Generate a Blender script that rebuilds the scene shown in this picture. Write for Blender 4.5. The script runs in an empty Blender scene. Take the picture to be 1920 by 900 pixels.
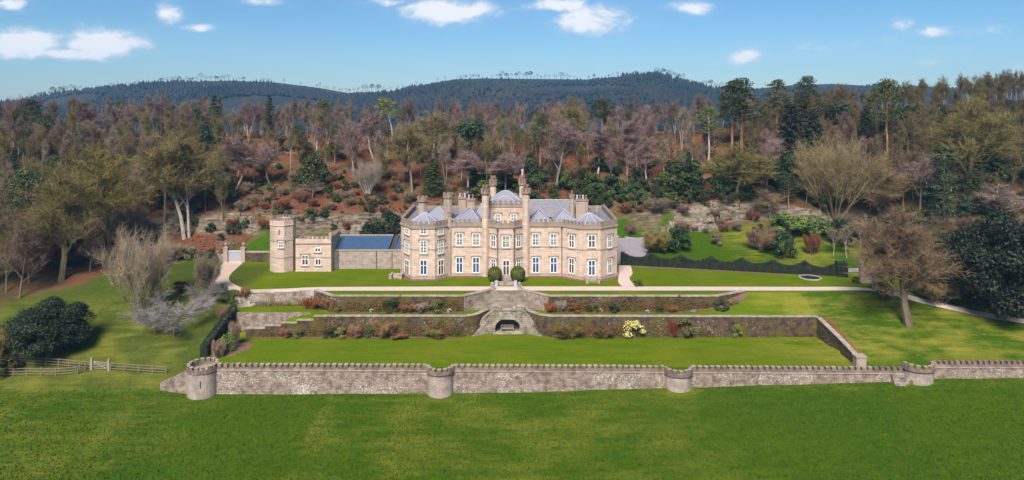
import bpy, math, random
import numpy as np
from mathutils import Vector, Matrix
random.seed(7); np.random.seed(7)
R = math.radians
scene = bpy.context.scene
COL = scene.collection
F, HC, YH, CX = 1280.0, 33.0, 190.0, 960.0      # focal length (in units of the 1920 wide picture), eye height, horizon row, centre

# ------------------------------------------------------------------ camera, sky, sun, exposure
cam = bpy.data.cameras.new('camera'); co = bpy.data.objects.new('camera', cam); COL.objects.link(co)
co.location = (0, 0, HC); co.rotation_euler = (R(90), 0, 0)
cam.sensor_width = 36; cam.lens = 24; cam.shift_y = -(450 - YH) / 1920
cam.clip_start = 1; cam.clip_end = 20000
scene.camera = co
scene.view_settings.view_transform = 'Standard'; scene.view_settings.look = 'None'
scene.view_settings.exposure = 0.98; scene.view_settings.gamma = 1
SUN_EL, SUN_AZ = 46, 193          # degrees; azimuth clockwise from +Y: the sun stands behind the camera, to its left
w = bpy.data.worlds.new('World'); scene.world = w; w.use_nodes = True

CLOUDS = [  # u (columns), v (rows), half width, half height, strength
 (50,80,85,26,1.3),(190,82,80,24,1.4),(120,100,140,13,1.1),(20,8,38,14,.8),(320,30,26,22,.95),(372,52,40,9,.9),
 (490,3,55,10,.6),(720,4,60,10,.85),(835,20,90,24,1.2),(1050,10,70,14,1.1),(1120,34,72,30,1.15),(1296,14,42,15,.95),
 (1396,107,38,16,.95),(1690,47,24,14,.85),(1745,62,50,14,.75),(1668,74,18,9,.7),(1540,90,45,16,.5),(1840,58,60,14,.6),
 (1770,95,26,9,.65),(1740,118,30,8,.45),(1604,84,18,12,.4),(900,128,340,10,.32),(300,122,260,14,.22),(1900,130,200,14,.25)]
def build_world():
    nt = w.node_tree; N = nt.nodes; L = nt.links
    bg = N['Background']
    sky = N.new('ShaderNodeTexSky'); sky.sky_type = 'NISHITA'; sky.sun_disc = False
    sky.sun_elevation = R(SUN_EL); sky.sun_rotation = R(SUN_AZ)
    sky.air_density = 1.0; sky.dust_density = 0.25; sky.ozone_density = 2.0; sky.altitude = 100
    tc = N.new('ShaderNodeTexCoord'); sp = N.new('ShaderNodeSeparateXYZ'); L.new(tc.outputs['Generated'], sp.inputs[0])
    def M(op, a, b=None, c=None, clamp=False):
        n = N.new('ShaderNodeMath'); n.operation = op; n.use_clamp = clamp
        for i, v in enumerate((a, b, c)):
            if v is None: continue
            if isinstance(v, (int, float)): n.inputs[i].default_value = v
            else: L.new(v, n.inputs[i])
        return n.outputs[0]
    yy = M('MAXIMUM', sp.outputs[1], 0.05)
    u = M('DIVIDE', sp.outputs[0], yy); v = M('DIVIDE', sp.outputs[2], yy)
    cv = N.new('ShaderNodeCombineXYZ'); L.new(u, cv.inputs[0]); L.new(M('MULTIPLY', v, 1.7), cv.inputs[1])
    n1 = N.new('ShaderNodeTexNoise'); n1.inputs['Scale'].default_value = 17; n1.inputs['Detail'].default_value = 10; n1.inputs['Roughness'].default_value = .66; n1.inputs['Distortion'].default_value = .35
    L.new(cv.outputs[0], n1.inputs['Vector'])
    mask = None
    for (px, py, a, b, s) in CLOUDS:
        a, b = a*1.25, b*1.2
        du = M('MULTIPLY', M('SUBTRACT', u, (px - CX) / F), F / a)
        dv = M('MULTIPLY', M('SUBTRACT', v, (YH - py) / F), F / b)
        # flatter base: the underside falls off faster
        d2 = M('ADD', M('MULTIPLY', du, du), M('MULTIPLY', dv, dv))
        g = M('MULTIPLY', M('EXPONENT', M('MULTIPLY', d2, -1.1)), s)
        mask = g if mask is None else M('MAXIMUM', mask, g)
    d = M('ADD', mask, M('MULTIPLY', M('SUBTRACT', n1.outputs[0], .5), 2.1))
    mr = N.new('ShaderNodeMapRange'); mr.interpolation_type = 'SMOOTHSTEP'
    L.new(d, mr.inputs[0]); mr.inputs[1].default_value = .34; mr.inputs[2].default_value = 1.05
    wisp = M('MULTIPLY', M('MULTIPLY', mask, n1.outputs[0]), .42)
    cl = M('MULTIPLY', M('ADD', M('MULTIPLY', mr.outputs[0], .86), wisp), M('GREATER_THAN', sp.outputs[1], .05), clamp=True)
    tint = N.new('ShaderNodeMixRGB'); tint.blend_type = 'MULTIPLY'; tint.inputs[0].default_value = 1
    tm = N.new('ShaderNodeMixRGB'); tm.inputs[1].default_value = (.63, .785, .98, 1); tm.inputs[2].default_value = SKY_TINT
    L.new(M('MULTIPLY', v, 8.0, clamp=True), tm.inputs[0]); L.new(tm.outputs[0], tint.inputs[2])
    L.new(sky.outputs[0], tint.inputs[1])
    cmix = N.new('ShaderNodeMixRGB'); cmix.inputs[1].default_value = (5.6, 6.6, 8.2, 1); cmix.inputs[2].default_value = (8.4, 8.7, 9.2, 1)
    L.new(mr.outputs[0], cmix.inputs[0])
    mx = N.new('ShaderNodeMixRGB'); L.new(cl, mx.inputs[0]); L.new(tint.outputs[0], mx.inputs[1]); L.new(cmix.outputs[0], mx.inputs[2])
    L.new(mx.outputs[0], bg.inputs[0]); bg.inputs[1].default_value = 0.056
SKY_TINT = (.50, .765, .99, 1); HAZE = .00015
build_world()
sl = bpy.data.lights.new('sun', 'SUN'); so = bpy.data.objects.new('sun', sl); COL.objects.link(so)
sl.energy = 3.7; sl.angle = R(26); sl.color = (1, .93, .83)
sd = Vector((math.sin(R(SUN_AZ)) * math.cos(R(SUN_EL)), math.cos(R(SUN_AZ)) * math.cos(R(SUN_EL)), math.sin(R(SUN_EL))))
so.rotation_euler = sd.to_track_quat('Z', 'Y').to_euler()
so.location = (-60, -60, 120)

# ------------------------------------------------------------------ helpers
def pxy(px, Y): return ((px - CX) * Y / F, Y)
def zof(py, Y): return HC - (py - YH) * Y / F
def pz(px, py, z):
    Y = F * (HC - z) / (py - YH); return ((px - CX) * Y / F, Y)
OFF = {}
def woff(o): return OFF.get(o.name, Vector((0, 0, 0)))
def tag(o, label=None, cat=None, group=None, kind=None):
    if label: o['label'] = label
    if cat: o['category'] = cat
    if group: o['group'] = group
    if kind: o['kind'] = kind
    return o
def thing(name, label, cat, loc, group=None):
    o = bpy.data.objects.new(name, None); COL.objects.link(o); o.location = loc; o.empty_display_size = .3
    OFF[o.name] = Vector(loc); return tag(o, label, cat, group)
class MB:
    def __init__(s): s.v = []; s.f = []
    def add(s, vs, fs):
        b = len(s.v); s.v.extend(tuple(p) for p in vs); s.f.extend(tuple(i + b for i in f) for f in fs)
    def box(s, x0, x1, y0, y1, z0, z1):
        s.add([(x0,y0,z0),(x1,y0,z0),(x1,y1,z0),(x0,y1,z0),(x0,y0,z1),(x1,y0,z1),(x1,y1,z1),(x0,y1,z1)],
              [(0,3,2,1),(4,5,6,7),(0,1,5,4),(1,2,6,5),(2,3,7,6),(3,0,4,7)])
    def obox(s, c, u, n, a0, a1, b0, b1, z0, z1):
        # box in a wall's own frame: a along u, b along outward n
        P = lambda a, b, z: (c[0]+u[0]*a+n[0]*b, c[1]+u[1]*a+n[1]*b, z)
        s.add([P(a0,b1,z0),P(a1,b1,z0),P(a1,b0,z0),P(a0,b0,z0),P(a0,b1,z1),P(a1,b1,z1),P(a1,b0,z1),P(a0,b0,z1)],
              [(0,3,2,1),(4,5,6,7),(0,1,5,4),(1,2,6,5),(2,3,7,6),(3,0,4,7)])
    def prism(s, poly, z0, z1, top=True, bottom=False):
        n = len(poly); z0s = z0 if hasattr(z0, '__len__') else [z0]*n; z1s = z1 if hasattr(z1, '__len__') else [z1]*n
        vs = [(p[0],p[1],z) for p, z in zip(poly, z0s)] + [(p[0],p[1],z) for p, z in zip(poly, z1s)]
        fs = [(i,(i+1)%n,n+(i+1)%n,n+i) for i in range(n)]
        if top: fs.append(tuple(range(n,2*n)))
        if bottom: fs.append(tuple(range(n-1,-1,-1)))
        s.add(vs, fs)
    def profile(s, poly, y0, y1):    # (x, z) outline pushed from y0 to y1
        n = len(poly)
        s.add([(p[0],y0,p[1]) for p in poly]+[(p[0],y1,p[1]) for p in poly],
              [tuple(range(n)),tuple(range(2*n-1,n-1,-1))]+[(i,n+i,n+(i+1)%n,(i+1)%n) for i in range(n)])
    def tube(s, p, q, r0, r1, n=6, caps=False):
        p = Vector(p); q = Vector(q); d = q - p
        if d.length < 1e-6: return
        d.normalize(); a = d.orthogonal().normalized(); b = d.cross(a)
        vs = []
        for c, r in ((p, r0), (q, r1)):
            for i in range(n):
                t = 2*math.pi*i/n; vs.append(c + a*(r*math.cos(t)) + b*(r*math.sin(t)))
        fs = [(i,(i+1)%n,n+(i+1)%n,n+i) for i in range(n)]
        if caps: fs += [tuple(range(n-1,-1,-1)), tuple(range(n,2*n))]
        s.add(vs, fs)
    def lathe(s, cx, cy, prof, n=12, rot=0, a0=0, a1=None):
        full = a1 is None; m = n if full else n+1
        vs = []; 
        for (r, z) in prof:
            for i in range(m):
                t = rot + (2*math.pi*i/n if full else a0+(a1-a0)*i/n)
                vs.append((cx+r*math.cos(t), cy+r*math.sin(t), z))
        fs = []
        for k in range(len(prof)-1):
            for i in range(n):
                j = (i+1)%m if full else i+1
                fs.append((k*m+i,k*m+j,(k+1)*m+j,(k+1)*m+i))
        s.add(vs, fs)
    def build(s, name, mat, parent=None, smooth=False, label=None):
        me = bpy.data.meshes.new(name)
        off = woff(parent) if parent else Vector((0,0,0))
        o = bpy.data.objects.new(name, me); COL.objects.link(o)
        V = s.v if not parent else [(a-off[0],b-off[1],c-off[2]) for a,b,c in s.v]
        me.from_pydata(V, [], s.f); me.update()
        if mat: me.materials.append(mat)
        if smooth: me.polygons.foreach_set('use_smooth', [True]*len(me.polygons))
        if parent: o.parent = parent
        OFF[o.name] = off
        if label: o['label'] = label
        return o
    def build_thing(s, name, mat, label, cat, group=None, smooth=False, color=None):
        # a one-mesh thing with its origin at its base
        xs = [p[0] for p in s.v]; ys = [p[1] for p in s.v]; zs = [p[2] for p in s.v]
        base = Vector(((min(xs)+max(xs))/2, (min(ys)+max(ys))/2, min(zs)))
        s.v = [(a-base[0],b-base[1],c-base[2]) for a,b,c in s.v]
        o = s.build(name, mat, None, smooth); o.location = base; OFF[o.name] = base
        if color: o.color = color
        return tag(o, label, cat, group)

# ------------------------------------------------------------------ materials
def new_mat(name, rough=.9, spec=.25):
    m = bpy.data.materials.new(name); m.use_nodes = True
    b = m.node_tree.nodes['Principled BSDF']; b.inputs['Roughness'].default_value = rough
    b.inputs['Specular IOR Level'].default_value = spec
    return m, m.node_tree.nodes, m.node_tree.links, b
def rgba(c): return (c[0], c[1], c[2], 1)
def noise(N, L, scale, detail=5, vec=None, rough=.6):
    n = N.new('ShaderNodeTexNoise'); n.inputs['Scale'].default_value = scale; n.inputs['Detail'].default_value = detail
    n.inputs['Roughness'].default_value = rough
    if vec is not None: L.new(vec, n.inputs['Vector'])
    return n.outputs[0]
def ramp(N, L, fac, a, b):
    r = N.new('ShaderNodeMapRange'); L.new(fac, r.inputs[0]); r.inputs[1].default_value = a; r.inputs[2].default_value = b
    return r.outputs[0]
def mix(N, L, fac, a, b, mode='MIX'):
    m = N.new('ShaderNodeMixRGB'); m.blend_type = mode
    for i, v in enumerate((fac, a, b)):
        if isinstance(v, (int, float)): m.inputs[i].default_value = v
        elif isinstance(v, tuple): m.inputs[i].default_value = rgba(v)
        else: L.new(v, m.inputs[i])
    return m.outputs[0]
def math_(N, L, op, a, b):
    m = N.new('ShaderNodeMath'); m.operation = op
    for i, v in enumerate((a, b)):
        if isinstance(v, (int, float)): m.inputs[i].default_value = v
        else: L.new(v, m.inputs[i])
    return m.outputs[0]
def bump(N, L, b, h, s, dist=.1):
    n = N.new('ShaderNodeBump'); n.inputs['Strength'].default_value = s; n.inputs['Distance'].default_value = dist
    L.new(h, n.inputs['Height']); L.new(n.outputs[0], b.inputs['Normal'])
def pos(N): return N.new('ShaderNodeNewGeometry').outputs['Position']
def wallvec(N, L, k=.83):
    s = N.new('ShaderNodeSeparateXYZ'); L.new(pos(N), s.inputs[0])
    c = N.new('ShaderNodeCombineXYZ'); L.new(math_(N, L, 'ADD', s.outputs[0], math_(N, L, 'MULTIPLY', s.outputs[1], k)), c.inputs[0])
    L.new(s.outputs[2], c.inputs[1]); return c.outputs[0]
def scaled(N, L, vec, sc):
    m = N.new('ShaderNodeMapping'); m.inputs['Scale'].default_value = sc; L.new(vec, m.inputs[0]); return m.outputs[0]

def simple(name, c1, c2, scale=3, rough=.85, bs=.2, spec=.25):
    m, N, L, b = new_mat(name, rough, spec)
    p = pos(N); n = noise(N, L, scale, 6, p)
    L.new(mix(N, L, ramp(N, L, n, .3, .7), c1, c2), b.inputs['Base Color'])
    if bs: bump(N, L, b, n, bs)
    return m
def masonry(name, cols, mortar, bw, bh, stain, stain_amt, lichen=None, lichen_t=.6, moss=None, moss_t=.6, bs=.5, streak=True, lsc=2.4):
    m, N, L, b = new_mat(name, .92, .2)
    v = wallvec(N, L)
    br = N.new('ShaderNodeTexBrick'); L.new(v, br.inputs['Vector'])
    br.inputs['Scale'].default_value = 1; br.inputs['Brick Width'].default_value = bw; br.inputs['Row Height'].default_value = bh
    br.inputs['Mortar Size'].default_value = .018; br.inputs['Color1'].default_value = rgba(cols[0]); br.inputs['Color2'].default_value = rgba(cols[1])
    br.inputs['Mortar'].default_value = rgba(mortar); br.inputs['Bias'].default_value = 0
    p = pos(N)
    c = br.outputs['Color']
    big = noise(N, L, .35, 5, p)
    c = mix(N, L, math_(N, L, 'MULTIPLY', ramp(N, L, big, .35, .75), .55), c, cols[2])
    if streak:
        st = noise(N, L, 1.0, 6, scaled(N, L, v, (1.3, .22, 1)))
        c = mix(N, L, math_(N, L, 'MULTIPLY', ramp(N, L, st, .48, .75), stain_amt), c, stain)
    else:
        st = noise(N, L, 1.1, 7, p)
        c = mix(N, L, math_(N, L, 'MULTIPLY', ramp(N, L, st, .42, .62), stain_amt), c, stain)
    if moss:
        ms = noise(N, L, .5, 7, p); c = mix(N, L, math_(N, L, 'MULTIPLY', ramp(N, L, ms, moss_t-.08, moss_t+.1), .8), c, moss)
    if lichen:
        a = noise(N, L, lsc, 8, scaled(N, L, p, (1, 1, 1.7)), .75); a2 = noise(N, L, .22, 4, p)
        f = ramp(N, L, math_(N, L, 'ADD', a, math_(N, L, 'MULTIPLY', math_(N, L, 'SUBTRACT', a2, .5), .4)), lichen_t, lichen_t+.07)
        c = mix(N, L, math_(N, L, 'MULTIPLY', f, .85), c, lichen)
    L.new(c, b.inputs['Base Color'])
    h = math_(N, L, 'ADD', math_(N, L, 'MULTIPLY', br.outputs['Fac'], -.6), noise(N, L, 6, 6, p))
    bump(N, L, b, h, bs, .06)
    return m
def objcolor(name, dark=.65, light=1.25, scale=1.2, rough=.8, spec=.2, hue=None):
    m, N, L, b = new_mat(name, rough, spec)
    oi = N.new('ShaderNodeObjectInfo'); tc = N.new('ShaderNodeTexCoord')
    n = noise(N, L, scale, 3, tc.outputs['Object'])
    k = N.new('ShaderNodeMapRange'); L.new(n, k.inputs[0]); k.inputs[1].default_value = .3; k.inputs[2].default_value = .7
    k.inputs[3].default_value = dark; k.inputs[4].default_value = light
    c = mix(N, L, 1.0, oi.outputs['Color'], k.outputs[0], 'MULTIPLY')
    if hue:
        n2 = noise(N, L, scale*.6, 2, tc.outputs['Object']); c = mix(N, L, math_(N, L, 'MULTIPLY', ramp(N, L, n2, .5, .72), .5), c, hue)
    L.new(c, b.inputs['Base Color'])
    return m

M = {}
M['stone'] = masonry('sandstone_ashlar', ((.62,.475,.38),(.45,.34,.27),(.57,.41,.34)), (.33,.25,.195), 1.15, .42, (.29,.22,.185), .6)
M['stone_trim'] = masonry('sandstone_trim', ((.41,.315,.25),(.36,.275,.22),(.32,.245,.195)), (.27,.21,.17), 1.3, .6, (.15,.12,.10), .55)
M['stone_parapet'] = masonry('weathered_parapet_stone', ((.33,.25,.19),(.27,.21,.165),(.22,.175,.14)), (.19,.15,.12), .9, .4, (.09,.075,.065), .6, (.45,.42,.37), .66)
M['chimney'] = masonry('chimney_stone', ((.46,.35,.28),(.38,.29,.23),(.33,.255,.21)), (.25,.195,.155), .7, .33, (.12,.10,.085), .6)
M['wall_old'] = masonry('mossy_terrace_masonry', ((.15,.095,.062),(.085,.052,.040),(.135,.085,.045)), (.04,.028,.024), .62, .2, (.034,.021,.024), .85, (.50,.44,.40), .585, (.12,.095,.018), .52, 1.0, False, 3.2)
M['wall_front'] = masonry('lichened_front_wall', ((.42,.31,.245),(.26,.19,.15),(.36,.265,.21)), (.15,.11,.09), .62, .22, (.115,.085,.07), .85, (.70,.64,.58), .555, (.20,.17,.10), .68, .8, False, 4.5)
M['coping'] = masonry('coping_stone', ((.29,.195,.165),(.21,.135,.12),(.24,.17,.13)), (.12,.09,.08), .8, .5, (.10,.07,.065), .7, (.55,.50,.46), .66, (.14,.12,.05), .62, .5, False)
M['bastion'] = masonry('bastion_masonry', ((.45,.37,.31),(.36,.285,.24),(.41,.32,.27)), (.23,.18,.155), .7, .24, (.20,.16,.14), .6, (.66,.61,.56), .66, None, .6, .7, False)
M['step'] = masonry('worn_step_stone', ((.44,.37,.30),(.36,.295,.24),(.38,.31,.24)), (.2,.165,.135), 1.6, .16, (.12,.10,.08), .6, (.5,.47,.42), .66, (.15,.14,.05), .62, .4, False)
M['riser'] = simple('shaded_step_riser', (.085,.068,.048), (.17,.135,.10), 1.5, .95, .2)  # dark brown risers: shade under the nosings put into their colour
M['grotto'] = masonry('grotto_stone', ((.40,.335,.28),(.30,.24,.205),(.33,.265,.22)), (.13,.105,.095), .75, .33, (.10,.075,.075), .85, (.6,.55,.5), .66, (.16,.14,.06), .66, .8, False)
M['rock'] = masonry('bedded_sandstone_rock', ((.20,.155,.115),(.12,.095,.07),(.16,.12,.09)), (.04,.03,.025), 2.6, .55, (.05,.035,.03), .8, (.40,.33,.28), .64, (.10,.10,.03), .54, 1.0, False, 1.3)
M['slate'] = simple('slate', (.18,.18,.225), (.275,.27,.325), 5, .6, .2, .4)
M['slate_dark'] = simple('dark_slate', (.15,.14,.165), (.24,.23,.255), 2.5, .65, .2, .4)
M['lead'] = simple('lead_flashing', (.36,.355,.41), (.48,.47,.53), 4, .5, .05, .4)
M['blue_metal'] = simple('blue_standing_seam_roof', (.045,.088,.165), (.06,.115,.205), 1.0, .4, .03, .5)
M['white'] = simple('white_paint', (.78,.77,.75), (.84,.83,.80), 3, .5, .02, .4)
M['pale_wood'] = simple('weathered_pale_wood', (.34,.285,.225), (.25,.21,.165), 6, .85, .2)
M['fence_wood'] = simple('grey_fence_timber', (.23,.18,.13), (.14,.11,.08), 5, .9, .2)
M['pot'] = simple('terracotta', (.30,.15,.105), (.22,.115,.085), 4, .8, .1)
M['path'] = simple('pink_gravel', (.60,.46,.41), (.50,.38,.335), 1.3, .95, .2)
M['drive'] = simple('tarmac_drive', (.23,.205,.225), (.29,.255,.27), 1.2, .9, .1)
M['drive_brown'] = simple('worn_drive_gravel', (.42,.31,.235), (.52,.40,.32), .8, .95, .2)
M['soil'] = simple('bed_soil', (.125,.065,.042), (.20,.12,.075), 2.0, .95, .6)
M['grey_gate'] = simple('grey_painted_gate', (.30,.29,.33), (.36,.35,.39), 1.5, .6, .05)
M['water'] = simple('dark_pond_water', (.018,.016,.014), (.03,.026,.02), 1, .15, .03, .5)
M['pipe'] = simple('painted_downpipe', (.05,.045,.045), (.07,.06,.06), 2, .5, 0)
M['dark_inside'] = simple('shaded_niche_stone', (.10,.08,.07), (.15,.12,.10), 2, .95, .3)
def glass(name, c, c2):
    m, N, L, b = new_mat(name, .12, .6)
    n = noise(N, L, .6, 2, pos(N)); L.new(mix(N, L, ramp(N, L, n, .35, .65), c, c2), b.inputs['Base Color'])
    return m
M['glass_blue'] = glass('bluish_glass', (.05,.085,.17), (.035,.06,.12))  # deep blue panes, mottled between two tones
M['glass_dark'] = glass('dark_glass', (.05,.035,.045), (.09,.065,.075))
M['glass_grey'] = glass('grey_curtain_glass', (.13,.115,.125), (.075,.065,.075))
M['leaf'] = objcolor('evergreen_leaf', .55, 1.45, 1.0, .62, .3)
M['twig'] = objcolor('bare_twig', .75, 1.25, .5, .9, .1)
M['bark'] = objcolor('bark', .7, 1.2, 1.5, .9, .1)
M['dry'] = objcolor('dry_foliage', .6, 1.4, 1.4, .9, .1)

# ------------------------------------------------------------------ terrain
ZL, ZM = -5.25, -2.4           # lower lawn, middle terrace (house lawn = 0)
def I(x, xs, ys): return np.interp(x, xs, ys)
def ss(a, b, x):
    t = np.clip((x - a) / (b - a), 0, 1); return t*t*(3-2*t)
def vnoise(x, y, s):
    x = np.asarray(x, float)*s; y = np.asarray(y, float)*s
    return (np.sin(x*1.0+1.3*np.sin(y*.7+.5))*np.cos(y*1.1+.9*np.sin(x*.8)) + .5*np.sin(x*2.3+y*1.7+1.1)*np.cos(y*2.1-x*.6) + .25*np.sin(x*4.7-y*3.9))/1.5
W2 = [(-43.3,111.3),(-7.83,111.3),(-6.13,112.0),(-4.89,113.7),(-4.04,114.9)]
W2R = [(2.24,114.9),(3.1,113.7),(4.55,112.0),(6.5,111.3),(49.7,111.0)]
W1 = [(-34.2,118.9),(-30.2,115.3),(-8.2,115.3),(-3.4,119.4)]
W1R = [(1.3,119.4),(6.2,115.3),(34.6,115.3),(40.0,118.2)]
WING = [(49.7,111.0),(50.2,98.4)]
def inpoly(x, y, poly):
    r = np.zeros(np.shape(x), bool); n = len(poly); j = n-1
    for i in range(n):
        xi, yi = poly[i]; xj, yj = poly[j]
        c = ((yi > y) != (yj > y)) & (x < (xj-xi)*(y-yi)/((yj-yi) if yj != yi else 1e-9)+xi)
        r ^= c; j = i
    return r
YF = 97.7
FB = [(826,1.8),(1271,1.85),(1719,1.9)]           # bastions of the front wall: column, radius
def ground(x, Y):
    x = np.asarray(x, float); Y = np.asarray(Y, float)
    x, Y = np.broadcast_arrays(x, Y); x = x+0.; Y = Y+0.
    b = I(x, [-200,-46,0,30,55,62,200], [-8.8,-8.8,-8.6,-7.6,-7.0,-6.5,-6.2])
    nz = vnoise(x, Y, .11)*.12
    field = b - .045*np.maximum(YF-Y, 0) + nz
    # hillside
    e = I(x, [-140,-60,-20,27,45,60,120], [3.0,3.2,2.5,1.2,3.6,4.6,4.0])
    Yb = I(x, [-140,-70,-20,20,60,120], [151,150,153,160,161,158]) + 2.2*np.sin(x*.16)+1.2*np.sin(x*.41+1)
    A = I(x, [-140,-88,-60,0,60,75,130], [1.5,3.5,4.6,5.0,5.0,2.5,2.0])
    zc = I(x, [-260,-100,0,60,100,160,260], [23,22.5,21.5,23,27,33,36])
    Ycr = 202 + 6*np.sin(x*.021)
    h1 = e*ss(138, 1, 138) if False else e*np.clip((Y-139)/(Yb-139), 0, 1)**1.3
    h2 = A*ss(0, 3.4, Y-Yb)
    t = np.clip((Y-Yb-3)/(Ycr-Yb-3), 0, 1)
    h3 = (zc-e-A)*(t*.75+.25*t*t*(3-2*t))
    hill = h1+h2+h3 + vnoise(x, Y, .23)*.5*np.clip((Y-Yb)/8, 0, 1)
    back = np.clip((Y-225)/130, 0, 1); back = back*back*(3-2*back)
    hill = hill*(1-back) + (-6)*back
    # garden slope
    yt = I(x, [-95,-75,-50,-40], [131,129,119.5,118.5])
    left = b + (0-b)*np.clip((Y-YF)/(yt-YF), 0, 1)**.95
    right = I(Y, [98,111,118.2,400], [-5.4,-2.3,0,0])
    right = right - ss(58, 80, x)*ss(102,116,Y)*(1-ss(116, 132, Y))*.5
    wr = ss(-45, -30, x)
    nat = left*(1-wr) + right*wr
    z = np.where(Y < YF, field, nat)
    z = np.where(Y > 139, hill, z)
    z = np.where((Y <= 139) & (Y > YF), z + nz*ss(52,60,np.abs(x)), z)
    # terraces
    up = inpoly(x, Y, [(-50,117.2),(-47,116.7)] + W1 + W1R + [(44,118.4),(44,139),(-50,139)])
    z = np.where(up, 0, z)
    mid = inpoly(x, Y, [(-36,111.3)] + W2[1:] + W2R + [(49.7,118.2)] + W1R[::-1] + W1[::-1] + [(-36,116)])
    zm = ZM + (nat-ZM)*ss(27, 40, x)
    z = np.where(mid, zm, z)
    ramp_ = inpoly(x, Y, [(-46,111.3),(-36,111.3),(-34,114),(-36,114),(-46,114)])
    z = np.where(ramp_, ZM + (-4.9-ZM)*ss(-33, -44.5, x), z)
    bed = inpoly(x, Y, [(-47.6,115.2),(-46.5,113.4),(-42,112.6),(-36,113),(-33.4,113.6),(-32,117.4),(-34.4,118.7),(-47,116.5)])
    z = np.where(bed, -2.05, z)
    low = inpoly(x, Y, [(-46.5,YF),(50.2,YF)] + WING[::-1] + W2R[::-1] + W2[::-1] + [(-46.5,111.3)])
    zl = ZL + (np.minimum(nat, ZL)-ZL)*ss(-43, -46.5, x)
    z = np.where(low, zl, z)
    for px, r in FB:
        cx = (px-CX)*YF/F
        z = np.where((Y < YF+.1) & ((x-cx)**2+(Y-YF)**2 < (r-.35)**2), ZL, z)
    return z
HY = np.concatenate([np.arange(70, 420, .2)])
def hit(px, py):
    x = (px-CX)*HY/F; z = HC-(py-YH)*HY/F
    g = ground(x, HY); k = np.argmax(z <= g)
    if not (z <= g).any(): k = int(np.argmin(np.abs(HY-205)))
    return float(x[k]), float(HY[k]), float(g[k])

def axis(parts):
    a = []
    for (s, e, st) in parts: a.extend(np.arange(s, e, st))
    return np.array(a)
gx = axis([(-4000,-1000,500),(-1000,-300,70),(-300,-130,8),(-130,-52,1.2),(-52,56,.4),(56,130,1.2),(130,300,8),(300,1000,70),(1000,4001,500)])
gy = axis([(-60,60,12),(60,95,1),(95,121,.3),(121,140,.7),(140,172,.6),(172,240,1.4),(240,420,7),(420,1200,60),(1200,6001,600)])
GX, GY = np.meshgrid(gx, gy)
GZ = ground(GX, GY)
GZ = np.where(GY > 420, np.minimum(GZ, -6), GZ)
nx, ny = len(gx), len(gy)
me = bpy.data.meshes.new('ground')
V = np.stack([GX, GY, GZ], -1).reshape(-1, 3)
idx = np.arange(nx*ny).reshape(ny, nx)
Fq = np.stack([idx[:-1,:-1], idx[:-1,1:], idx[1:,1:], idx[1:,:-1]], -1).reshape(-1, 4)
me.vertices.add(len(V)); me.vertices.foreach_set('co', V.ravel())
me.loops.add(Fq.size); me.loops.foreach_set('vertex_index', Fq.ravel().astype(np.int32))
me.polygons.add(len(Fq)); me.polygons.foreach_set('loop_start', np.arange(0, Fq.size, 4, dtype=np.int32))
me.polygons.foreach_set('loop_total', np.full(len(Fq), 4, np.int32))
me.update(calc_edges=True)
# cover mask: r = woodland floor, g = dry yellowing turf, b = mown lawn, a = rough ground by woods
X_, Y_ = GX, GY
Yw = I(X_, [-400,-110,-95,-80,-70,-60,-56,-20,25,32,50,62,75,95,110,400], [112,113,117,127,137,143,151,149,162,160,160,158,150,128,118,112]) + 2.5*vnoise(X_, Y_, .3)
wood = ss(-2, 2.5, Y_-Yw)
wood = np.maximum(wood, ss(-92,-100, X_+.25*(Y_-105))*ss(99,103,Y_))
mown = (inpoly(X_, Y_, [(-46,98),(50,98),(49.7,111),(49.7,118),(78,120),(78,130),(52,132),(20,141),(-60,141),(-50,117),(-46,111)])).astype(float)
dry = ss(36,46,X_)*ss(98,101,Y_)*(1-ss(117,119,Y_))*.95 + (1-ss(97.4,97.8,Y_))*np.maximum(.45*ss(-26.6,-25.4,X_)*(1-ss(5,42,X_))+.06, np.maximum(.5*ss(-34,-52,X_), ss(93,96.5,Y_)*.6*ss(12,22,X_)))
dry = np.maximum(dry, ss(-47,-53,X_)*ss(97,99,Y_)*(1-ss(116,124,Y_))*.6)
dry = np.maximum(dry, ss(44,52,X_)*ss(128,134,Y_)*.9)
dry = dry*(1-wood) + wood*ss(-98,-78,X_)*(1-ss(58,72,X_)*.8)
att = me.attributes.new('cover', 'FLOAT_COLOR', 'POINT')
att.data.foreach_set('color', np.stack([wood, dry, mown, ss(-46,-49,X_)*ss(97,99.5,Y_)*(1-ss(134,140,Y_))], -1).reshape(-1).astype(np.float32))
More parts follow.
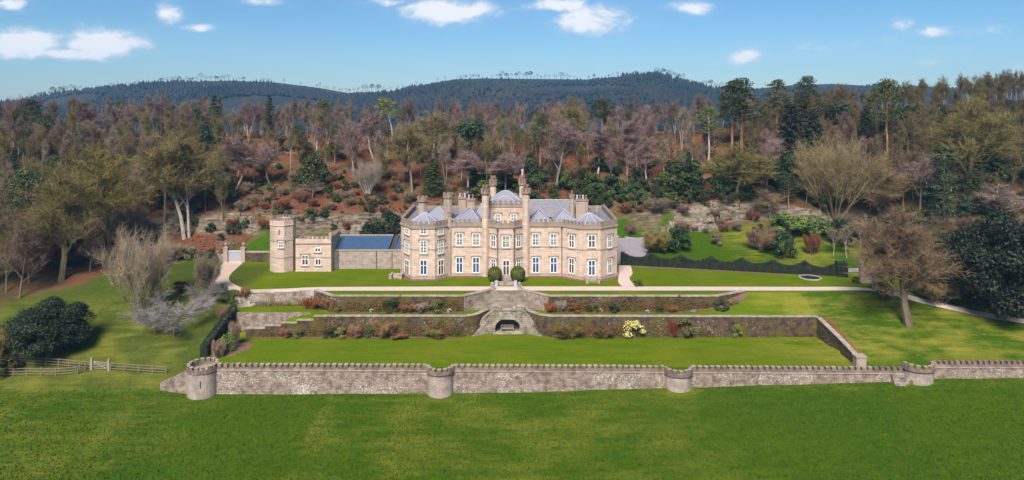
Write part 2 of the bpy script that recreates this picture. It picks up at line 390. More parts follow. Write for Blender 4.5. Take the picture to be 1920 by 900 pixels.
def ground_mat():
    m, N, L, b = new_mat('turf_and_woodland_floor', 1, .0)
    at = N.new('ShaderNodeAttribute'); at.attribute_name = 'cover'
    s = N.new('ShaderNodeSeparateColor'); L.new(at.outputs['Color'], s.inputs[0])
    p = pos(N)
    n1 = noise(N, L, .12, 6, p); n2 = noise(N, L, 1.1, 6, p); n3 = noise(N, L, 7, 4, p, .7); n4 = noise(N, L, .035, 4, p)
    st = noise(N, L, .5, 5, scaled(N, L, p, (.35, 1.6, 1)))
    lawn = mix(N, L, ramp(N, L, st, .3, .7), (.072,.122,.004), (.112,.156,.006))
    lawn = mix(N, L, math_(N, L, 'MULTIPLY', ramp(N, L, n1, .45, .7), .6), lawn, (.165,.165,.014))
    lawn = mix(N, L, math_(N, L, 'MULTIPLY', ramp(N, L, noise(N, L, .55, 7, scaled(N, L, p, (.6,1.3,1)), .72), .56, .70), .45), lawn, (.21,.175,.035))
    fld = mix(N, L, ramp(N, L, n2, .3, .7), (.030,.078,.004), (.066,.108,.005))
    fld = mix(N, L, math_(N, L, 'MULTIPLY', ramp(N, L, n4, .45, .65), .5), fld, (.026,.078,.006))
    g = mix(N, L, s.outputs[2], fld, lawn)
    rough = mix(N, L, ramp(N, L, n2, .3, .7), (.040,.070,.011), (.085,.085,.018))
    g = mix(N, L, math_(N, L, 'MULTIPLY', at.outputs['Alpha'], .85), g, rough)
    yl = math_(N, L, 'MULTIPLY', ramp(N, L, math_(N, L, 'ADD', math_(N, L, 'MULTIPLY', n1, .55), math_(N, L, 'MULTIPLY', st, .45)), .44, .62), s.outputs[1])
    g = mix(N, L, yl, g, (.21,.195,.030))
    straw = math_(N, L, 'MULTIPLY', math_(N, L, 'MULTIPLY', ramp(N, L, noise(N, L, .9, 8, scaled(N, L, p, (.5,1.4,1)), .75), .60, .70), s.outputs[1]), .6)
    g = mix(N, L, straw, g, (.34,.28,.10))
    k = N.new('ShaderNodeMapRange'); L.new(n3, k.inputs[0]); k.inputs[1].default_value = .25; k.inputs[2].default_value = .75; k.inputs[3].default_value = .62; k.inputs[4].default_value = 1.3
    g = mix(N, L, 1.0, g, k.outputs[0], 'MULTIPLY')
    # woodland floor: red bracken, brown litter, mossy patches, bare rock where steep
    wl = mix(N, L, ramp(N, L, n2, .32, .68), (.165,.052,.030), (.12,.062,.036))
    wl = mix(N, L, ramp(N, L, noise(N, L, .16, 6, p), .47, .6), wl, (.155,.10,.060))
    wl = mix(N, L, math_(N, L, 'MULTIPLY', ramp(N, L, noise(N, L, .27, 7, p), .52, .62), .8), wl, (.060,.066,.018))
    drab = mix(N, L, ramp(N, L, n2, .3, .7), (.040,.034,.014), (.075,.055,.030))
    wl = mix(N, L, s.outputs[1], drab, wl)
    wl = mix(N, L, 1.0, wl, k.outputs[0], 'MULTIPLY')
    c = mix(N, L, s.outputs[0], g, wl)
    ge = N.new('ShaderNodeNewGeometry'); sn = N.new('ShaderNodeSeparateXYZ'); L.new(ge.outputs['Normal'], sn.inputs[0])
    steep = math_(N, L, 'MULTIPLY', ramp(N, L, math_(N, L, 'ADD', sn.outputs[2], math_(N, L, 'MULTIPLY', n2, .25)), .93, .80), s.outputs[0])
    rk = mix(N, L, ramp(N, L, noise(N, L, 1.0, 8, scaled(N, L, p, (.5,.5,2.5))), .35, .65), (.055,.045,.028), (.235,.185,.14))
    c = mix(N, L, steep, c, rk)
    L.new(c, b.inputs['Base Color'])
    bump(N, L, b, math_(N, L, 'ADD', n2, math_(N, L, 'MULTIPLY', n3, .5)), .55, .25)
    return m
me.materials.append(ground_mat())
me.polygons.foreach_set('use_smooth', [True]*len(me.polygons))
go = bpy.data.objects.new('ground', me); COL.objects.link(go); tag(go, kind='structure')

def gz(x, y): return float(ground(x, y))
def strip(name, pts, mat, lift=.045, step=.5):
    # pts: (x, y, half-width); a smooth ribbon draped over the ground
    m = MB(); P = []
    for i in range(len(pts)-1):
        a, b_ = pts[i], pts[i+1]; p0 = pts[max(i-1,0)]; p3 = pts[min(i+2,len(pts)-1)]
        n = max(2, int(math.hypot(b_[0]-a[0], b_[1]-a[1])/step))
        for k in range(n):
            t = k/n
            P.append(tuple(.5*((2*a[j])+(-p0[j]+b_[j])*t+(2*p0[j]-5*a[j]+4*b_[j]-p3[j])*t*t+(-p0[j]+3*a[j]-3*b_[j]+p3[j])*t**3) for j in range(3)))
    P.append(pts[-1]); vs = []; K = 5
    for i, p in enumerate(P):
        q0 = P[max(i-1,0)]; q1 = P[min(i+1,len(P)-1)]; dx, dy = q1[0]-q0[0], q1[1]-q0[1]; l = math.hypot(dx,dy) or 1
        for k in range(K):
            o = (k/(K-1)*2-1)*p[2]; x, y = p[0]-dy/l*o, p[1]+dx/l*o
            vs.append((x, y, gz(x, y)+lift))
    fs = [(i*K+k,(i+1)*K+k,(i+1)*K+k+1,i*K+k+1) for i in range(len(P)-1) for k in range(K-1)]
    m.add(vs, fs); return tag(m.build(name, mat, smooth=True), kind='structure')
strip('path', [(-46.5,118.3,1.1),(-40,119.0,1.15),(-34,119.9,1.2),(-20,120.1,1.3),(0,120.2,1.35),(24,120.2,1.3),(50,120.1,1.2),(59,120.2,1.1),(63,119.6,.9),(70,116,.8),(78,112.6,.8),(90,108.5,.8),(110,104,.8)], M['path'])
strip('drive', [(-57.3,141.5,1.9),(-56.5,137,1.9),(-55.3,130,1.7),(-53.6,125,1.7),(-50,120.6,1.6),(-46.3,118.4,1.2),(-42,118.6,.9)], M['drive_brown'], .075)
strip('side_path', [(20.9,121.3,1.2),(20.6,124,1.25),(20.9,127.5,1.0),(21.8,131,1.3),(22.6,137,1.2)], M['path'], .06)
strip('courtyard', [(23,138,2.0),(24.5,144,3.2),(26,151,4.2),(26.5,158,4.2)], M['drive'], .09)
strip('lane', [(60,131.8,1.2),(68,133.6,1.2),(74,136.0,1.2)], M['drive'], .06)
strip('gravel_skirt', [(-22.2,131,.5),(-21.2,128.6,.55),(-18.6,125.9,.6),(-14.4,125.9,.6),(-12.2,127.9,.5),(-5.2,128.2,.5)], M['soil'], .03)
strip('gravel_skirt', [(3.6,128.2,.5),(9.0,128.2,.5),(12.6,125.6,.6),(16.5,125.6,.6),(20.0,128.6,.5)], M['soil'], .03)

# far hills
RIDGE = [(-900,188),(-300,190),(0,192),(60,184),(130,172),(240,160),(330,154),(430,151),(520,155),(600,165),(650,174),(740,171),(790,160),(850,149),(900,147),(1010,148),(1100,149),(1180,142),(1240,141),(1290,155),(1340,166),(1400,168),(1480,160),(1560,157),(1650,162),(1800,168),(1920,165),(2300,168),(2900,180)]
RP = np.array(RIDGE, float); YR = 1400.0
def ridge_z(px): return HC + (YH - np.interp(px, RP[:,0], RP[:,1]))*YR/F
hu = np.arange(-900, 2901, 10); hyv = np.concatenate([np.arange(430,1400,45), np.arange(1400,1460,20), np.arange(1460,2400,90)])
HU, HYY = np.meshgrid(hu, hyv)
hx = (HU-CX)/F*np.minimum(HYY, 1e9)
tt = np.clip((HYY-520)/(YR-520), 0, 1); prof = .45*tt+.55*tt*tt*(3-2*tt)
zz = -8 + (ridge_z(HU)+8)*prof + 9*np.sin(hx*.013+HYY*.009)*np.sin(HYY*.011+1)*(1-np.abs(tt*2-1))
zz = np.where(HYY > YR, ridge_z(HU) - (HYY-YR)*.09, zz)
m = MB(); n_u = len(hu)
m.add(np.stack([hx,HYY,zz],-1).reshape(-1,3).tolist(), [(j*n_u+i,j*n_u+i+1,(j+1)*n_u+i+1,(j+1)*n_u+i) for j in range(len(hyv)-1) for i in range(n_u-1)])
M['hill'] = simple('far_hill_heath', (.008,.018,.020), (.044,.038,.038), .010, .95, 0)
tag(m.build('hills', M['hill'], smooth=True), kind='structure')
def hill_z(px, Y):
    t = np.clip((Y-520)/(YR-520), 0, 1); x = (px-CX)/F*Y
    return -8+(ridge_z(px)+8)*(.45*t+.55*t*t*(3-2*t)) + 9*np.sin(x*.013+Y*.009)*np.sin(Y*.011+1)*(1-np.abs(t*2-1))
rng = random.Random(5)
m = MB()
for i in range(15000):
    px = rng.uniform(-60, 1980); Y = rng.uniform(560, 1250)
    x = (px-CX)/F*Y; z = float(hill_z(px, Y)); patch = math.sin(x*.011+1.5*math.sin(Y*.006))*math.cos(Y*.009-x*.004)
    if patch < -.55: continue
    h = rng.uniform(7, 12)*(1.15 if patch > .2 else .8); wd = rng.uniform(2.2, 4.2); a = rng.uniform(0,6.28)
    b_ = [(x+wd*math.cos(a+k*1.57)*rng.uniform(.8,1.2), Y+wd*math.sin(a+k*1.57), z+h*.35) for k in range(4)]; t_ = (x+rng.uniform(-.6,.6), Y, z+h); u_ = (x, Y, z-1)
    m.add(b_+[t_,u_], [(0,1,4),(1,2,4),(2,3,4),(3,0,4),(1,0,5),(2,1,5),(3,2,5),(0,3,5)])
M['hill_wood'] = simple('far_hill_wood', (.005,.016,.020), (.040,.038,.040), .010, .95, 0)
tag(m.build('hill_wood', M['hill_wood']), 'dark wood covering the slopes of the far hills', 'wood', kind='stuff')


# ------------------------------------------------------------------ masonry builders
def wall_run(m, pts, z0, z1, th, off=0.0, closed=False):
    """a mitred wall along plan points; z0 / z1 a number or one per point; thickness th centred on the line (+off to the left)"""
    n = len(pts); z0 = z0 if hasattr(z0,'__len__') else [z0]*n; z1 = z1 if hasattr(z1,'__len__') else [z1]*n
    ns = []
    for i in range(n):
        v = Vector((0,0))
        for a, b in ((i-1,i),(i,i+1)):
            if not closed and (a < 0 or b >= n): continue
            p, q = pts[a % n], pts[b % n]; d = Vector((q[0]-p[0], q[1]-p[1])).normalized(); v += Vector((-d.y, d.x))
        ns.append(v.normalized() if v.length > 1e-6 else Vector((0,1)))
    A = [(p[0]+k.x*(off+th/2), p[1]+k.y*(off+th/2)) for p, k in zip(pts, ns)]
    B = [(p[0]+k.x*(off-th/2), p[1]+k.y*(off-th/2)) for p, k in zip(pts, ns)]
    vs = []
    for i in range(n): vs += [(*A[i],z0[i]),(*B[i],z0[i]),(*B[i],z1[i]),(*A[i],z1[i])]
    fs = []; last = n if closed else n-1
    for i in range(last):
        a, b = i*4, ((i+1) % n)*4
        for k in range(4): fs.append((a+k, a+(k+1)%4, b+(k+1)%4, b+k))
    if not closed: fs += [(3,2,1,0), ((n-1)*4,(n-1)*4+1,(n-1)*4+2,(n-1)*4+3)]
    m.add(vs, fs)
def along(pts, step, closed=False):
    """evenly spaced points with unit direction along a plan line"""
    P = list(pts)+([pts[0]] if closed else []); out = []
    for a, b in zip(P[:-1], P[1:]):
        d = Vector((b[0]-a[0], b[1]-a[1])); l = d.length
        if l < .25: continue
        d.normalize(); n = max(1, round(l/step))
        for k in range(n):
            t = (k+.5)/n; out.append((a[0]+d.x*l*t, a[1]+d.y*l*t, d.x, d.y, t, l/n))
    return out
def merlons(m, pts, step, frac, th, z0, z1, closed=False, jitter=0):
    zf = z0 if callable(z0) else (lambda x: z0); h = z1
    for (x, y, dx, dy, t, w_) in along(pts, step, closed):
        a = w_*frac/2; z = zf(x); j = random.uniform(-jitter, jitter)
        m.obox((x,y), (dx,dy), (-dy,dx), -a, a, -th/2, th/2, z, z+h+j)
        m.obox((x,y), (dx,dy), (-dy,dx), -a-.03, a+.03, -th/2-.03, th/2+.03, z+h+j, z+h+j+.07)
BUDGET = {}
def merlon_parts(parent, mat, root, pts, step, frac, th, z0, h, closed=False, keep=None, jitter=0):
    """every merlon a mesh of its own; past 100 on one thing the rest share one mesh"""
    zf = z0 if callable(z0) else (lambda x: z0)
    for (x, y, dx, dy, t, w_) in along(pts, step, closed):
        if keep and not keep(x, y): continue
        a = w_*frac/2; z = zf(x); j = random.uniform(-jitter, jitter)
        b = BUDGET.setdefault(root.name, [0, None, mat, parent]); b[0] += 1
        m = MB() if b[0] <= 100 else (b[1] or MB())
        m.obox((x,y), (dx,dy), (-dy,dx), -a, a, -th/2, th/2, z, z+h+j)
        m.obox((x,y), (dx,dy), (-dy,dx), -a-.03, a+.03, -th/2-.03, th/2+.03, z+h+j, z+h+j+.07)
        if b[0] <= 100:
            o = m.build('merlon', M[mat], parent)
            if mat == 'coping': o.data.materials.append(M['coping_pale']); o.data.polygons.foreach_set('material_index', [0]*6+[1]*6)
        else: b[1] = m
def merlon_rest():
    for k, b in BUDGET.items():
        if b[1]: tag(b[1].build('battlement', M[b[2]], bpy.data.objects[k]), kind='stuff')
def circ(cx, cy, r, n, a0=0, a1=2*math.pi, inc=False):
    return [(cx+r*math.cos(a0+(a1-a0)*i/n), cy+r*math.sin(a0+(a1-a0)*i/n)) for i in range(n+(1 if inc else 0))]

# ------------------------------------------------------------------ the house
house = thing('country_house', 'large pinkish sandstone castellated country house with slate roofs and white windows on the upper lawn', 'house', (-.9, 128.5, 0))
PL = [(752,131.0),(772,128.0),(773,126.6),(815,126.6),(840,129.0),(903,129.0),(916,129.0),(932,127.4),(963,127.4),(980,129.0),(993,129.0),(1053,129.0),(1088,126.3),(1126,126.3),(1157,129.2)]
PL[1] = (763,128.0); del PL[1]
plan = [pxy(a, b) for a, b in PL]
xl, xr = plan[0][0], plan[-1][0]
backs = [(xr, 150), (xl, 150)]
shell = plan + backs
def offset_plan(d):
    n = len(shell); out = []
    for i in range(n):
        a, b, c = shell[i-1], shell[i], shell[(i+1)%n]
        d1 = Vector((b[0]-a[0], b[1]-a[1])).normalized(); d2 = Vector((c[0]-b[0], c[1]-b[1])).normalized()
        n1 = Vector((d1.y,-d1.x)); n2 = Vector((d2.y,-d2.x)); s_ = (n1+n2); k = s_.normalized()
        out.append((b[0]+k.x*d/max(.5,k.dot(n1)), b[1]+k.y*d/max(.5,k.dot(n1))))
    return out
mb = MB(); mb.prism(shell, -.5, 9.35, top=False); mb.build('wall', M['stone'], house)
mb = MB(); mb.prism(offset_plan(.14), -.5, .62); mb.build('plinth', M['stone_trim'], house)
mb = MB()
for (z0, z1, d) in ((5.46,5.64,.09),): wall_run(mb, offset_plan(d/2), z0, z1, d, closed=True)
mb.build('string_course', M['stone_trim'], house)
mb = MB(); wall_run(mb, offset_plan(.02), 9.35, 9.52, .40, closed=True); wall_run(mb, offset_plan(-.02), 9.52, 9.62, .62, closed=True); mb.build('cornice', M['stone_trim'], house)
front = plan
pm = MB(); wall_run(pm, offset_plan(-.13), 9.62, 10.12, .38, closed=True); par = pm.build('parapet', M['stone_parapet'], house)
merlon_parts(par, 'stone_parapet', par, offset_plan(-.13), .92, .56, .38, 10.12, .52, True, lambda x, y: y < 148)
pm = MB(); pm.prism(offset_plan(-.3), 9.4, 9.6); pm.build('roof_deck', M['slate_dark'], house)

def facet(i, j=None): return plan[i], plan[(i+1) if j is None else j]
def on_seg(A, B, px):
    k = (px-CX)/F; t = (k*A[1]-A[0])/((B[0]-A[0])-k*(B[1]-A[1])); return t, A[1]+t*(B[1]-A[1])
def window(parent, A, B, px0, px1, py0, py1, cols, rows, gmat, hood=True, name='window', sill=True, surround=True, bar=.058, frame=.115, muntins=None):
    t0, Ya = on_seg(A, B, px0); t1, Yb_ = on_seg(A, B, px1); Ym = (Ya+Yb_)/2
    z0, z1 = zof(py1, Ym), zof(py0, Ym)
    d = Vector((B[0]-A[0], B[1]-A[1])); L_ = d.length; u = d/L_; n = Vector((u.y, -u.x)); a0, a1 = t0*L_, t1*L_
    c = A; w_, h_ = a1-a0, z1-z0
    m = MB()
    m.obox(c,u,n,a0,a0+frame,.0,.10,z0,z1); m.obox(c,u,n,a1-frame,a1,.0,.10,z0,z1)
    m.obox(c,u,n,a0+frame,a1-frame,.0,.10,z0,z0+frame*1.2); m.obox(c,u,n,a0+frame,a1-frame,.0,.10,z1-frame,z1)
    for k in range(1, cols):
        x = a0+w_*k/cols; m.obox(c,u,n,x-bar,x+bar,.0,.094,z0+frame*1.2,z1-frame)
    for r in rows:
        z = z0+h_*r
        for k in range(cols):
            xa = a0+w_*k/cols+(bar if k else frame); xb = a0+w_*(k+1)/cols-(bar if k < cols-1 else frame)
            m.obox(c,u,n,xa,xb,.0,.09,z-bar*.8,z+bar*.8)
    if muntins:
        for k in range(cols):
            xm = a0+w_*(k+.5)/cols; m.obox(c,u,n,xm-.022,xm+.022,.0,.075,z0+frame*1.2,z1-frame)
        for r in range(1, muntins):
            z = z0+h_*r/muntins; m.obox(c,u,n,a0+frame,a1-frame,.0,.072,z-.022,z+.022)
    wo = m.build(name, M['white'], parent)
    g = MB(); g.obox(c,u,n,a0+.04,a1-.04,.0,.035,z0+.04,z1-.04); g.build('pane', gmat, wo)
    if sill: s_ = MB(); s_.obox(c,u,n,a0-.16,a1+.16,.0,.2,z0-.2,z0-.005); s_.build('sill', M['stone_trim'], wo)
    if hood:
        s_ = MB(); s_.obox(c,u,n,a0-.34,a1+.34,.0,.2,z1+.14,z1+.32); s_.obox(c,u,n,a0-.34,a0-.2,.0,.17,z1-.22,z1+.14); s_.obox(c,u,n,a1+.2,a1+.34,.0,.17,z1-.22,z1+.14)
        s_.build('hood_mould', M['stone_trim'], wo)
    return wo
GB, GD, GG = M['glass_blue'], M['glass_dark'], M['glass_grey']
# corners: 0-1 angled left, 1-2 front of left bay, 2-3 angled right, 3-4 wing, 6.. centre
f01, f12, f23, f34 = (plan[0],plan[1]), (plan[1],plan[2]), (plan[2],plan[3]), (plan[3],plan[4])
f56, f67, f78 = (plan[5],plan[6]), (plan[6],plan[7]), (plan[7],plan[8])
fw, fr1, fr2, fr3 = (plan[9],plan[10]), (plan[10],plan[11]), (plan[11],plan[12]), (plan[12],plan[13])
for fc, a, b in ((f01,759.5,767.5),(f12,787.5,801),(f23,821,831.5)):
    window(house, *fc, a, b, 427.5, 439.5, 2, (), GG, False, muntins=2)
    window(house, *fc, a, b, 451, 475, 2, (.5,), GG, True, muntins=4)
    window(house, *fc, a, b, 487, 515.5, 2, (.62,), GB if fc is f12 else GD, False)
for fc, a, b, g in ((f34,855,868,GB),(f34,886,899,GB),(fw,998,1011,GB),(fw,1031.6,1044.7,GB)):
    window(house, *fc, a, b, 437.5, 460.5, 2, (.55,), GG, True, muntins=3)
    window(house, *fc, a, b, 482, 511.5, 2, (.62,), g, True)
for fc, a, b in ((f56,921,929.7),(f78,968,976.5)):
    window(house, *fc, a, b, 440, 463.5, 2, (.55,), GG, True)
    window(house, *fc, a, b, 485, 503, 2, (.6,), GD, True)
window(house, *f67, 941.5, 955.5, 441.5, 464.5, 2, (.55,), GG, True, muntins=3)
window(house, *f67, 942.5, 955.5, 487.5, 516.5, 2, (.62,), GD, False, name='door', sill=False)
for fc, a, b, g in ((fr1,1067,1077.3,GD),(fr2,1102.8,1116.2,GB),(fr3,1139.2,1147,GD)):
    window(house, *fc, a, b, 440, 464.5, 2, (.55,), GG, True)
    window(house, *fc, a, b, 484 if fc is not fr2 else 487.5, 513 if fc is not fr2 else 516.8, 2, (.62,), g, True)
# upper central block between the turrets
ub = [pxy(914,131.2), pxy(982,131.2), (pxy(982,131.2)[0],142), (pxy(914,131.2)[0],142)]
mb = MB(); mb.prism(ub, 9.5, 12.75); mb.build('upper_storey', M['stone'], house)
mb = MB(); wall_run(mb, ub, 12.75, 12.92, .5, closed=True); mb.build('cornice', M['stone_trim'], house)
mb = MB(); wall_run(mb, ub, 12.92, 13.35, .36, closed=True); par = mb.build('parapet', M['stone_parapet'], house)
merlon_parts(par, 'stone_parapet', par, ub, .95, .55, .36, 13.35, .5, True)
for a, b in ((928,938.7),(957.5,968.7)): window(house, ub[0], ub[1], a, b, 400.5, 414, 2, (.5,), GG, True, muntins=2)
# corner piers of the central bay
def turret(px0, px1, Y, ztop, zcap, name='turret', pots=0, wide=1.32, n=8):
    x0 = pxy(px0, Y)[0]; x1 = pxy(px1, Y)[0]; cx = (x0+x1)/2; r = (x1-x0)/2/math.cos(math.pi/n); rot = math.pi/n
    m = MB(); m.lathe(cx, Y+r, [(r,-.5),(r,zcap)], n, rot); t = m.build(name, M['chimney'] if name != 'turret' else M['stone'], house)
    R_ = r*wide
    m = MB(); m.lathe(cx, Y+r, [(r,zcap-.05),(r*1.12,zcap+.1),(R_,zcap+.3),(R_,zcap+.62),(R_-.1,zcap+.62),(.05,zcap+.6)], n, rot)
    cp = circ(cx, Y+r, R_-.13, n, rot, rot+2*math.pi)
    merlons(m, cp, .62, .55, .24, zcap+.62, ztop-zcap-.69, True); m.build('turret_cap', M['stone_parapet'], t)
    for k in range(pots):
        a = k*2*math.pi/pots+.5; q = MB(); rr = .42 if pots > 1 else 0
        q.lathe(cx+rr*math.cos(a), Y+r+rr*math.sin(a), [(.19,zcap+.6),(.17,ztop+.15),(.21,ztop+.2),(.2,ztop+.75),(.15,ztop+.75),(.14,ztop+.4)], 8); q.build('chimney_pot', M['pot'], t)
    return t
turret(903.5,916,128.35,16.5,15.3,pots=4)
turret(979.5,993,128.35,16.6,15.35,pots=4)
turret(919,930,140.5,16.9,15.4,pots=3)
turret(974,985,140.5,17.0,15.5,pots=3)
mb = MB(); mb.lathe(pxy(979.5,140.5)[0], 141.2, [(.22,17.0),(.2,18.4),(.26,18.5),(.24,19.0)], 8); mb.build('chimney_pot', M['lead'], house)
# chimneys on the roofs
turret(784,798,134,34-(369-190)*134/1280-1.0,13.0,'chimney_shaft')
turret(831.5,847,132.5,15.2,14.0,'chimney_shaft',wide=1.18)
turret(838.5,846.5,128.7,12.0,11.2,'chimney_shaft',wide=1.1)
def stack(px0, px1, Y, z0, z1, depth, pots, finial=None):
    x0, x1 = pxy(px0,Y)[0], pxy(px1,Y)[0]
    m = MB(); m.box(x0,x1,Y,Y+depth,z0,z1-.3); t = m.build('chimney', M['chimney'], house)
    m = MB(); m.box(x0-.14,x1+.14,Y-.14,Y+depth+.14,z1-.3,z1-.12); m.box(x0-.05,x1+.05,Y-.05,Y+depth+.05,z1-.12,z1); m.build('chimney_cap', M['stone_parapet'], t)
    for k in range(pots):
        x = x0+(x1-x0)*(k+.5)/pots; q = MB()
        q.lathe(x, Y+depth/2, [(.2,z1),(.17,z1+.5),(.22,z1+.55),(.2,z1+.8),(.14,z1+.8),(.13,z1+.3)], 8); q.build('chimney_pot', M['pot'] if k % 2 else M['lead'], t)
stack(859.5,873.5,137,9.5,zof(370.5,137),1.6,3)
stack(875,890,136,9.5,zof(373.5,136),1.6,2)
stack(1080,1102.5,135,9.5,zof(374,135),1.5,4)
turret(1068.5,1077.5,135.5,zof(366.5,135.5)+.2,zof(372,135.5),'chimney_shaft',pots=1,wide=1.15)
for px, Y in ((1105,138),(1119.5,138)):
    x = pxy(px,Y)[0]; q = MB(); q.lathe(x,Y,[(.3,9.5),(.3,10.6),(.38,10.7),(.12,10.9),(.3,11.3),(.2,11.6),(.08,12.0),(.01,12.1)],10); q.build('finial', M['stone_trim'], house, True)
# slate roofs with pale lead hips
def pyramid(base, z0, apex, mat='slate', hips=True, w_=.075):
    m = MB(); n = len(base); ap = apex if isinstance(apex, list) else [apex]
    if len(ap) == 1:
        m.add([(b[0],b[1],z0) for b in base]+[ap[0]], [(i,(i+1)%n,n) for i in range(n)])
        hl = [((b[0],b[1],z0), ap[0]) for b in base]
    else:   # ridge, base = 4 corners: front-left, front-right, back-right, back-left
        m.add([(b[0],b[1],z0) for b in base]+ap, [(0,1,5,4),(1,2,5),(2,3,4,5),(3,0,4)])
        hl = [((*base[0],z0),ap[0]),((*base[3],z0),ap[0]),((*base[1],z0),ap[1]),((*base[2],z0),ap[1]),(ap[0],ap[1])]
    o = m.build('roof', M[mat], house)
    if hips:
        m = MB()
        for a, b in hl: m.tube(Vector(a)+Vector((0,0,.03)), Vector(b)+Vector((0,0,.05)), w_, w_, 5)
        m.build('hip_flashing', M['lead'], o)
    return o
cx = pxy(797,130.6)[0]; pyramid(circ(cx,130.6,3.1,8,math.pi/8,math.pi/8+2*math.pi), 9.9, (cx,130.6,11.75))
cx = pxy(823,136)[0]; pyramid([(cx-3.4,132.6),(cx+3.2,132.6),(cx+3.2,139.5),(cx-3.4,139.5)], 9.9, (cx,136,11.95))
x0, x1, xm = pxy(849,131.5)[0], pxy(904,131.5)[0], pxy(880,134)[0]
pyramid([(x0,130.3),(x1-.2,130.3),(x1-.2,139),(x0,139)], 9.9, [(xm-.3,134,11.95),(xm+.3,134.6,11.95)])
x0, x1 = pxy(890,136)[0], pxy(915,136)[0]; pyramid([(x0,135),(x1,135),(x1,141),(x0,141)], 9.9, [(x0+1.2,138,12.3),(x1-.6,138,12.3)])
for dx in (-1.9, 1.9):
    pass
xc = pxy(948,137)[0]
pyramid([(xc-3.3,131.7),(xc+3.3,131.7),(xc+3.3,136.5),(xc-3.3,136.5)], 13.0, (xc,134.3,14.35))
pyramid([(xc-3.3,136.6),(xc+3.3,136.6),(xc+3.3,141.6),(xc-3.3,141.6)], 13.0, [(xc-.5,139.3,14.75),(xc+.5,139.3,14.75)])
x0, x1 = pxy(990,138)[0], pxy(1080,138)[0]
pyramid([(x0,136.2),(x1,136.2),(x1,145),(x0,145)], 9.9, [(x0,140.6,12.7),(x1,140.6,12.7)], 'slate_dark')
for pa, p0, p1 in ((1011,993,1033),(1057,1037,1082)):
    a, b, c = pxy(pa,133)[0], pxy(p0,131)[0], pxy(p1,131)[0]
    pyramid([(b,130.6),(c,130.6),(c,136.0),(b,136.0)], 9.9, [(a-.05,132.6,11.75),(a+.05,135.4,11.75)])
cx = pxy(1105,130.2)[0]; pyramid(circ(cx,130.4,3.3,8,math.pi/8,math.pi/8+2*math.pi), 9.9, (cx,130.4,11.75))
# downpipes
for px, Y in ((1053.3,128.85),(841.5,128.85),(933,127.2),(963.8,127.3)):
    x = pxy(px,Y)[0]; q = MB(); q.tube((x,Y,.1),(x,Y,9.3),.07,.07,6); q.box(x-.16,x+.16,Y-.12,Y+.12,8.9,9.25); q.build('downpipe', M['pipe'], house)
# entrance steps and the small stairs at the bays
def steps_between(parent_label, cat, x0, x1, y_lo, y_hi, z_lo, z_hi, n, flank=True, mat='step', group=None):
    t = thing('stone_steps', parent_label, cat, ((x0+x1)/2, y_lo, z_lo), group)
    m = MB()
    for k in range(n):
        ya = y_lo+(y_hi-y_lo)*k/n; m.box(x0, x1, ya, y_hi+.3, z_lo-.3 if k == 0 else z_lo+(z_hi-z_lo)*k/n, z_lo+(z_hi-z_lo)*(k+1)/n)
    m.build('tread', M[mat], t)
    if flank:
        for s_ in (x0-.2, x1+.2):
            m = MB(); m.add([(s_-.17,y_lo-.1,z_lo-.3),(s_+.17,y_lo-.1,z_lo-.3),(s_+.17,y_hi,z_lo-.3),(s_-.17,y_hi,z_lo-.3),(s_-.17,y_lo-.1,z_lo+.45),(s_+.17,y_lo-.1,z_lo+.45),(s_+.17,y_hi,z_hi+.3),(s_-.17,y_hi,z_hi+.3)],
                             [(0,3,2,1),(4,5,6,7),(0,1,5,4),(1,2,6,5),(2,3,7,6),(3,0,4,7)]); m.build('side_wall', M['stone_trim'], t)
            m = MB(); m.box(s_-.24,s_+.24,y_lo-.55,y_lo-.1,z_lo-.3,z_lo+.75); m.box(s_-.3,s_+.3,y_lo-.61,y_lo-.04,z_lo+.75,z_lo+.88); m.build('pier', M['lead'] if 'front door' in parent_label else M['stone_trim'], t)
    return t
xd = pxy(949,127.4)[0]
steps_between('low flight of stone steps with pale piers below the front door, between two clipped bushes', 'steps', xd-1.5, xd+1.5, 122.3, 123.6, 0, .35, 3)
mb = MB(); mb.box(xd-1.2,xd+1.2,125.6,127.2,-.2,.5); mb.box(xd-.9,xd+.9,125.2,125.6,-.2,.25); mb.build_thing('door_step', M['step'], 'worn stone doorstep against the front door of the house', 'steps')
xb = pxy(1109,126)[0]
steps_between('small stone steps with sloping side walls at the right bay of the house', 'steps', xb-.85, xb+.85, 124.2, 126.0, 0, .6, 4)
x0 = pxy(750,128)[0]
steps_between('small stone steps at the far left corner of the house', 'steps', x0-1.4, x0+.1, 127.2, 129.0, 0, .5, 4)

# ------------------------------------------------------------------ service range to the left of the house
rng_t = thing('service_range', 'low stone service range with octagonal tower and blue metal roof left of the house', 'building', (-36, 135, 0))
cxT, rT = pxy(531.3,134)[0], 2.42
cyT = 131.6+rT*math.cos(math.pi/8); ro = math.pi/8
mb = MB(); mb.lathe(cxT, cyT, [(rT,-.6),(rT,9.0)], 8, ro); tw = mb.build('tower', M['stone'], rng_t)
mb = MB()
for z, d in ((2.75,.07),(6.0,.07)): mb.lathe(cxT, cyT, [(rT,z),(rT+d,z+.03),(rT+d,z+.16),(rT,z+.19)], 8, ro)
mb.build('string_course', M['stone_trim'], tw)
mb = MB(); mb.lathe(cxT, cyT, [(rT,8.8),(rT+.16,9.0),(rT+.16,9.12),(rT+.06,9.16),(rT+.06,9.95),(rT-.32,9.95),(rT-.32,9.3),(.05,9.3)], 8, ro); mb.build('parapet', M['stone'], tw)
merlon_parts(tw, 'stone_parapet', tw, circ(cxT, cyT, rT-.13, 8, ro, ro+2*math.pi), .62, .5, .36, 9.95, .42, True)
v = circ(cxT, cyT, rT, 8, ro, ro+2*math.pi)
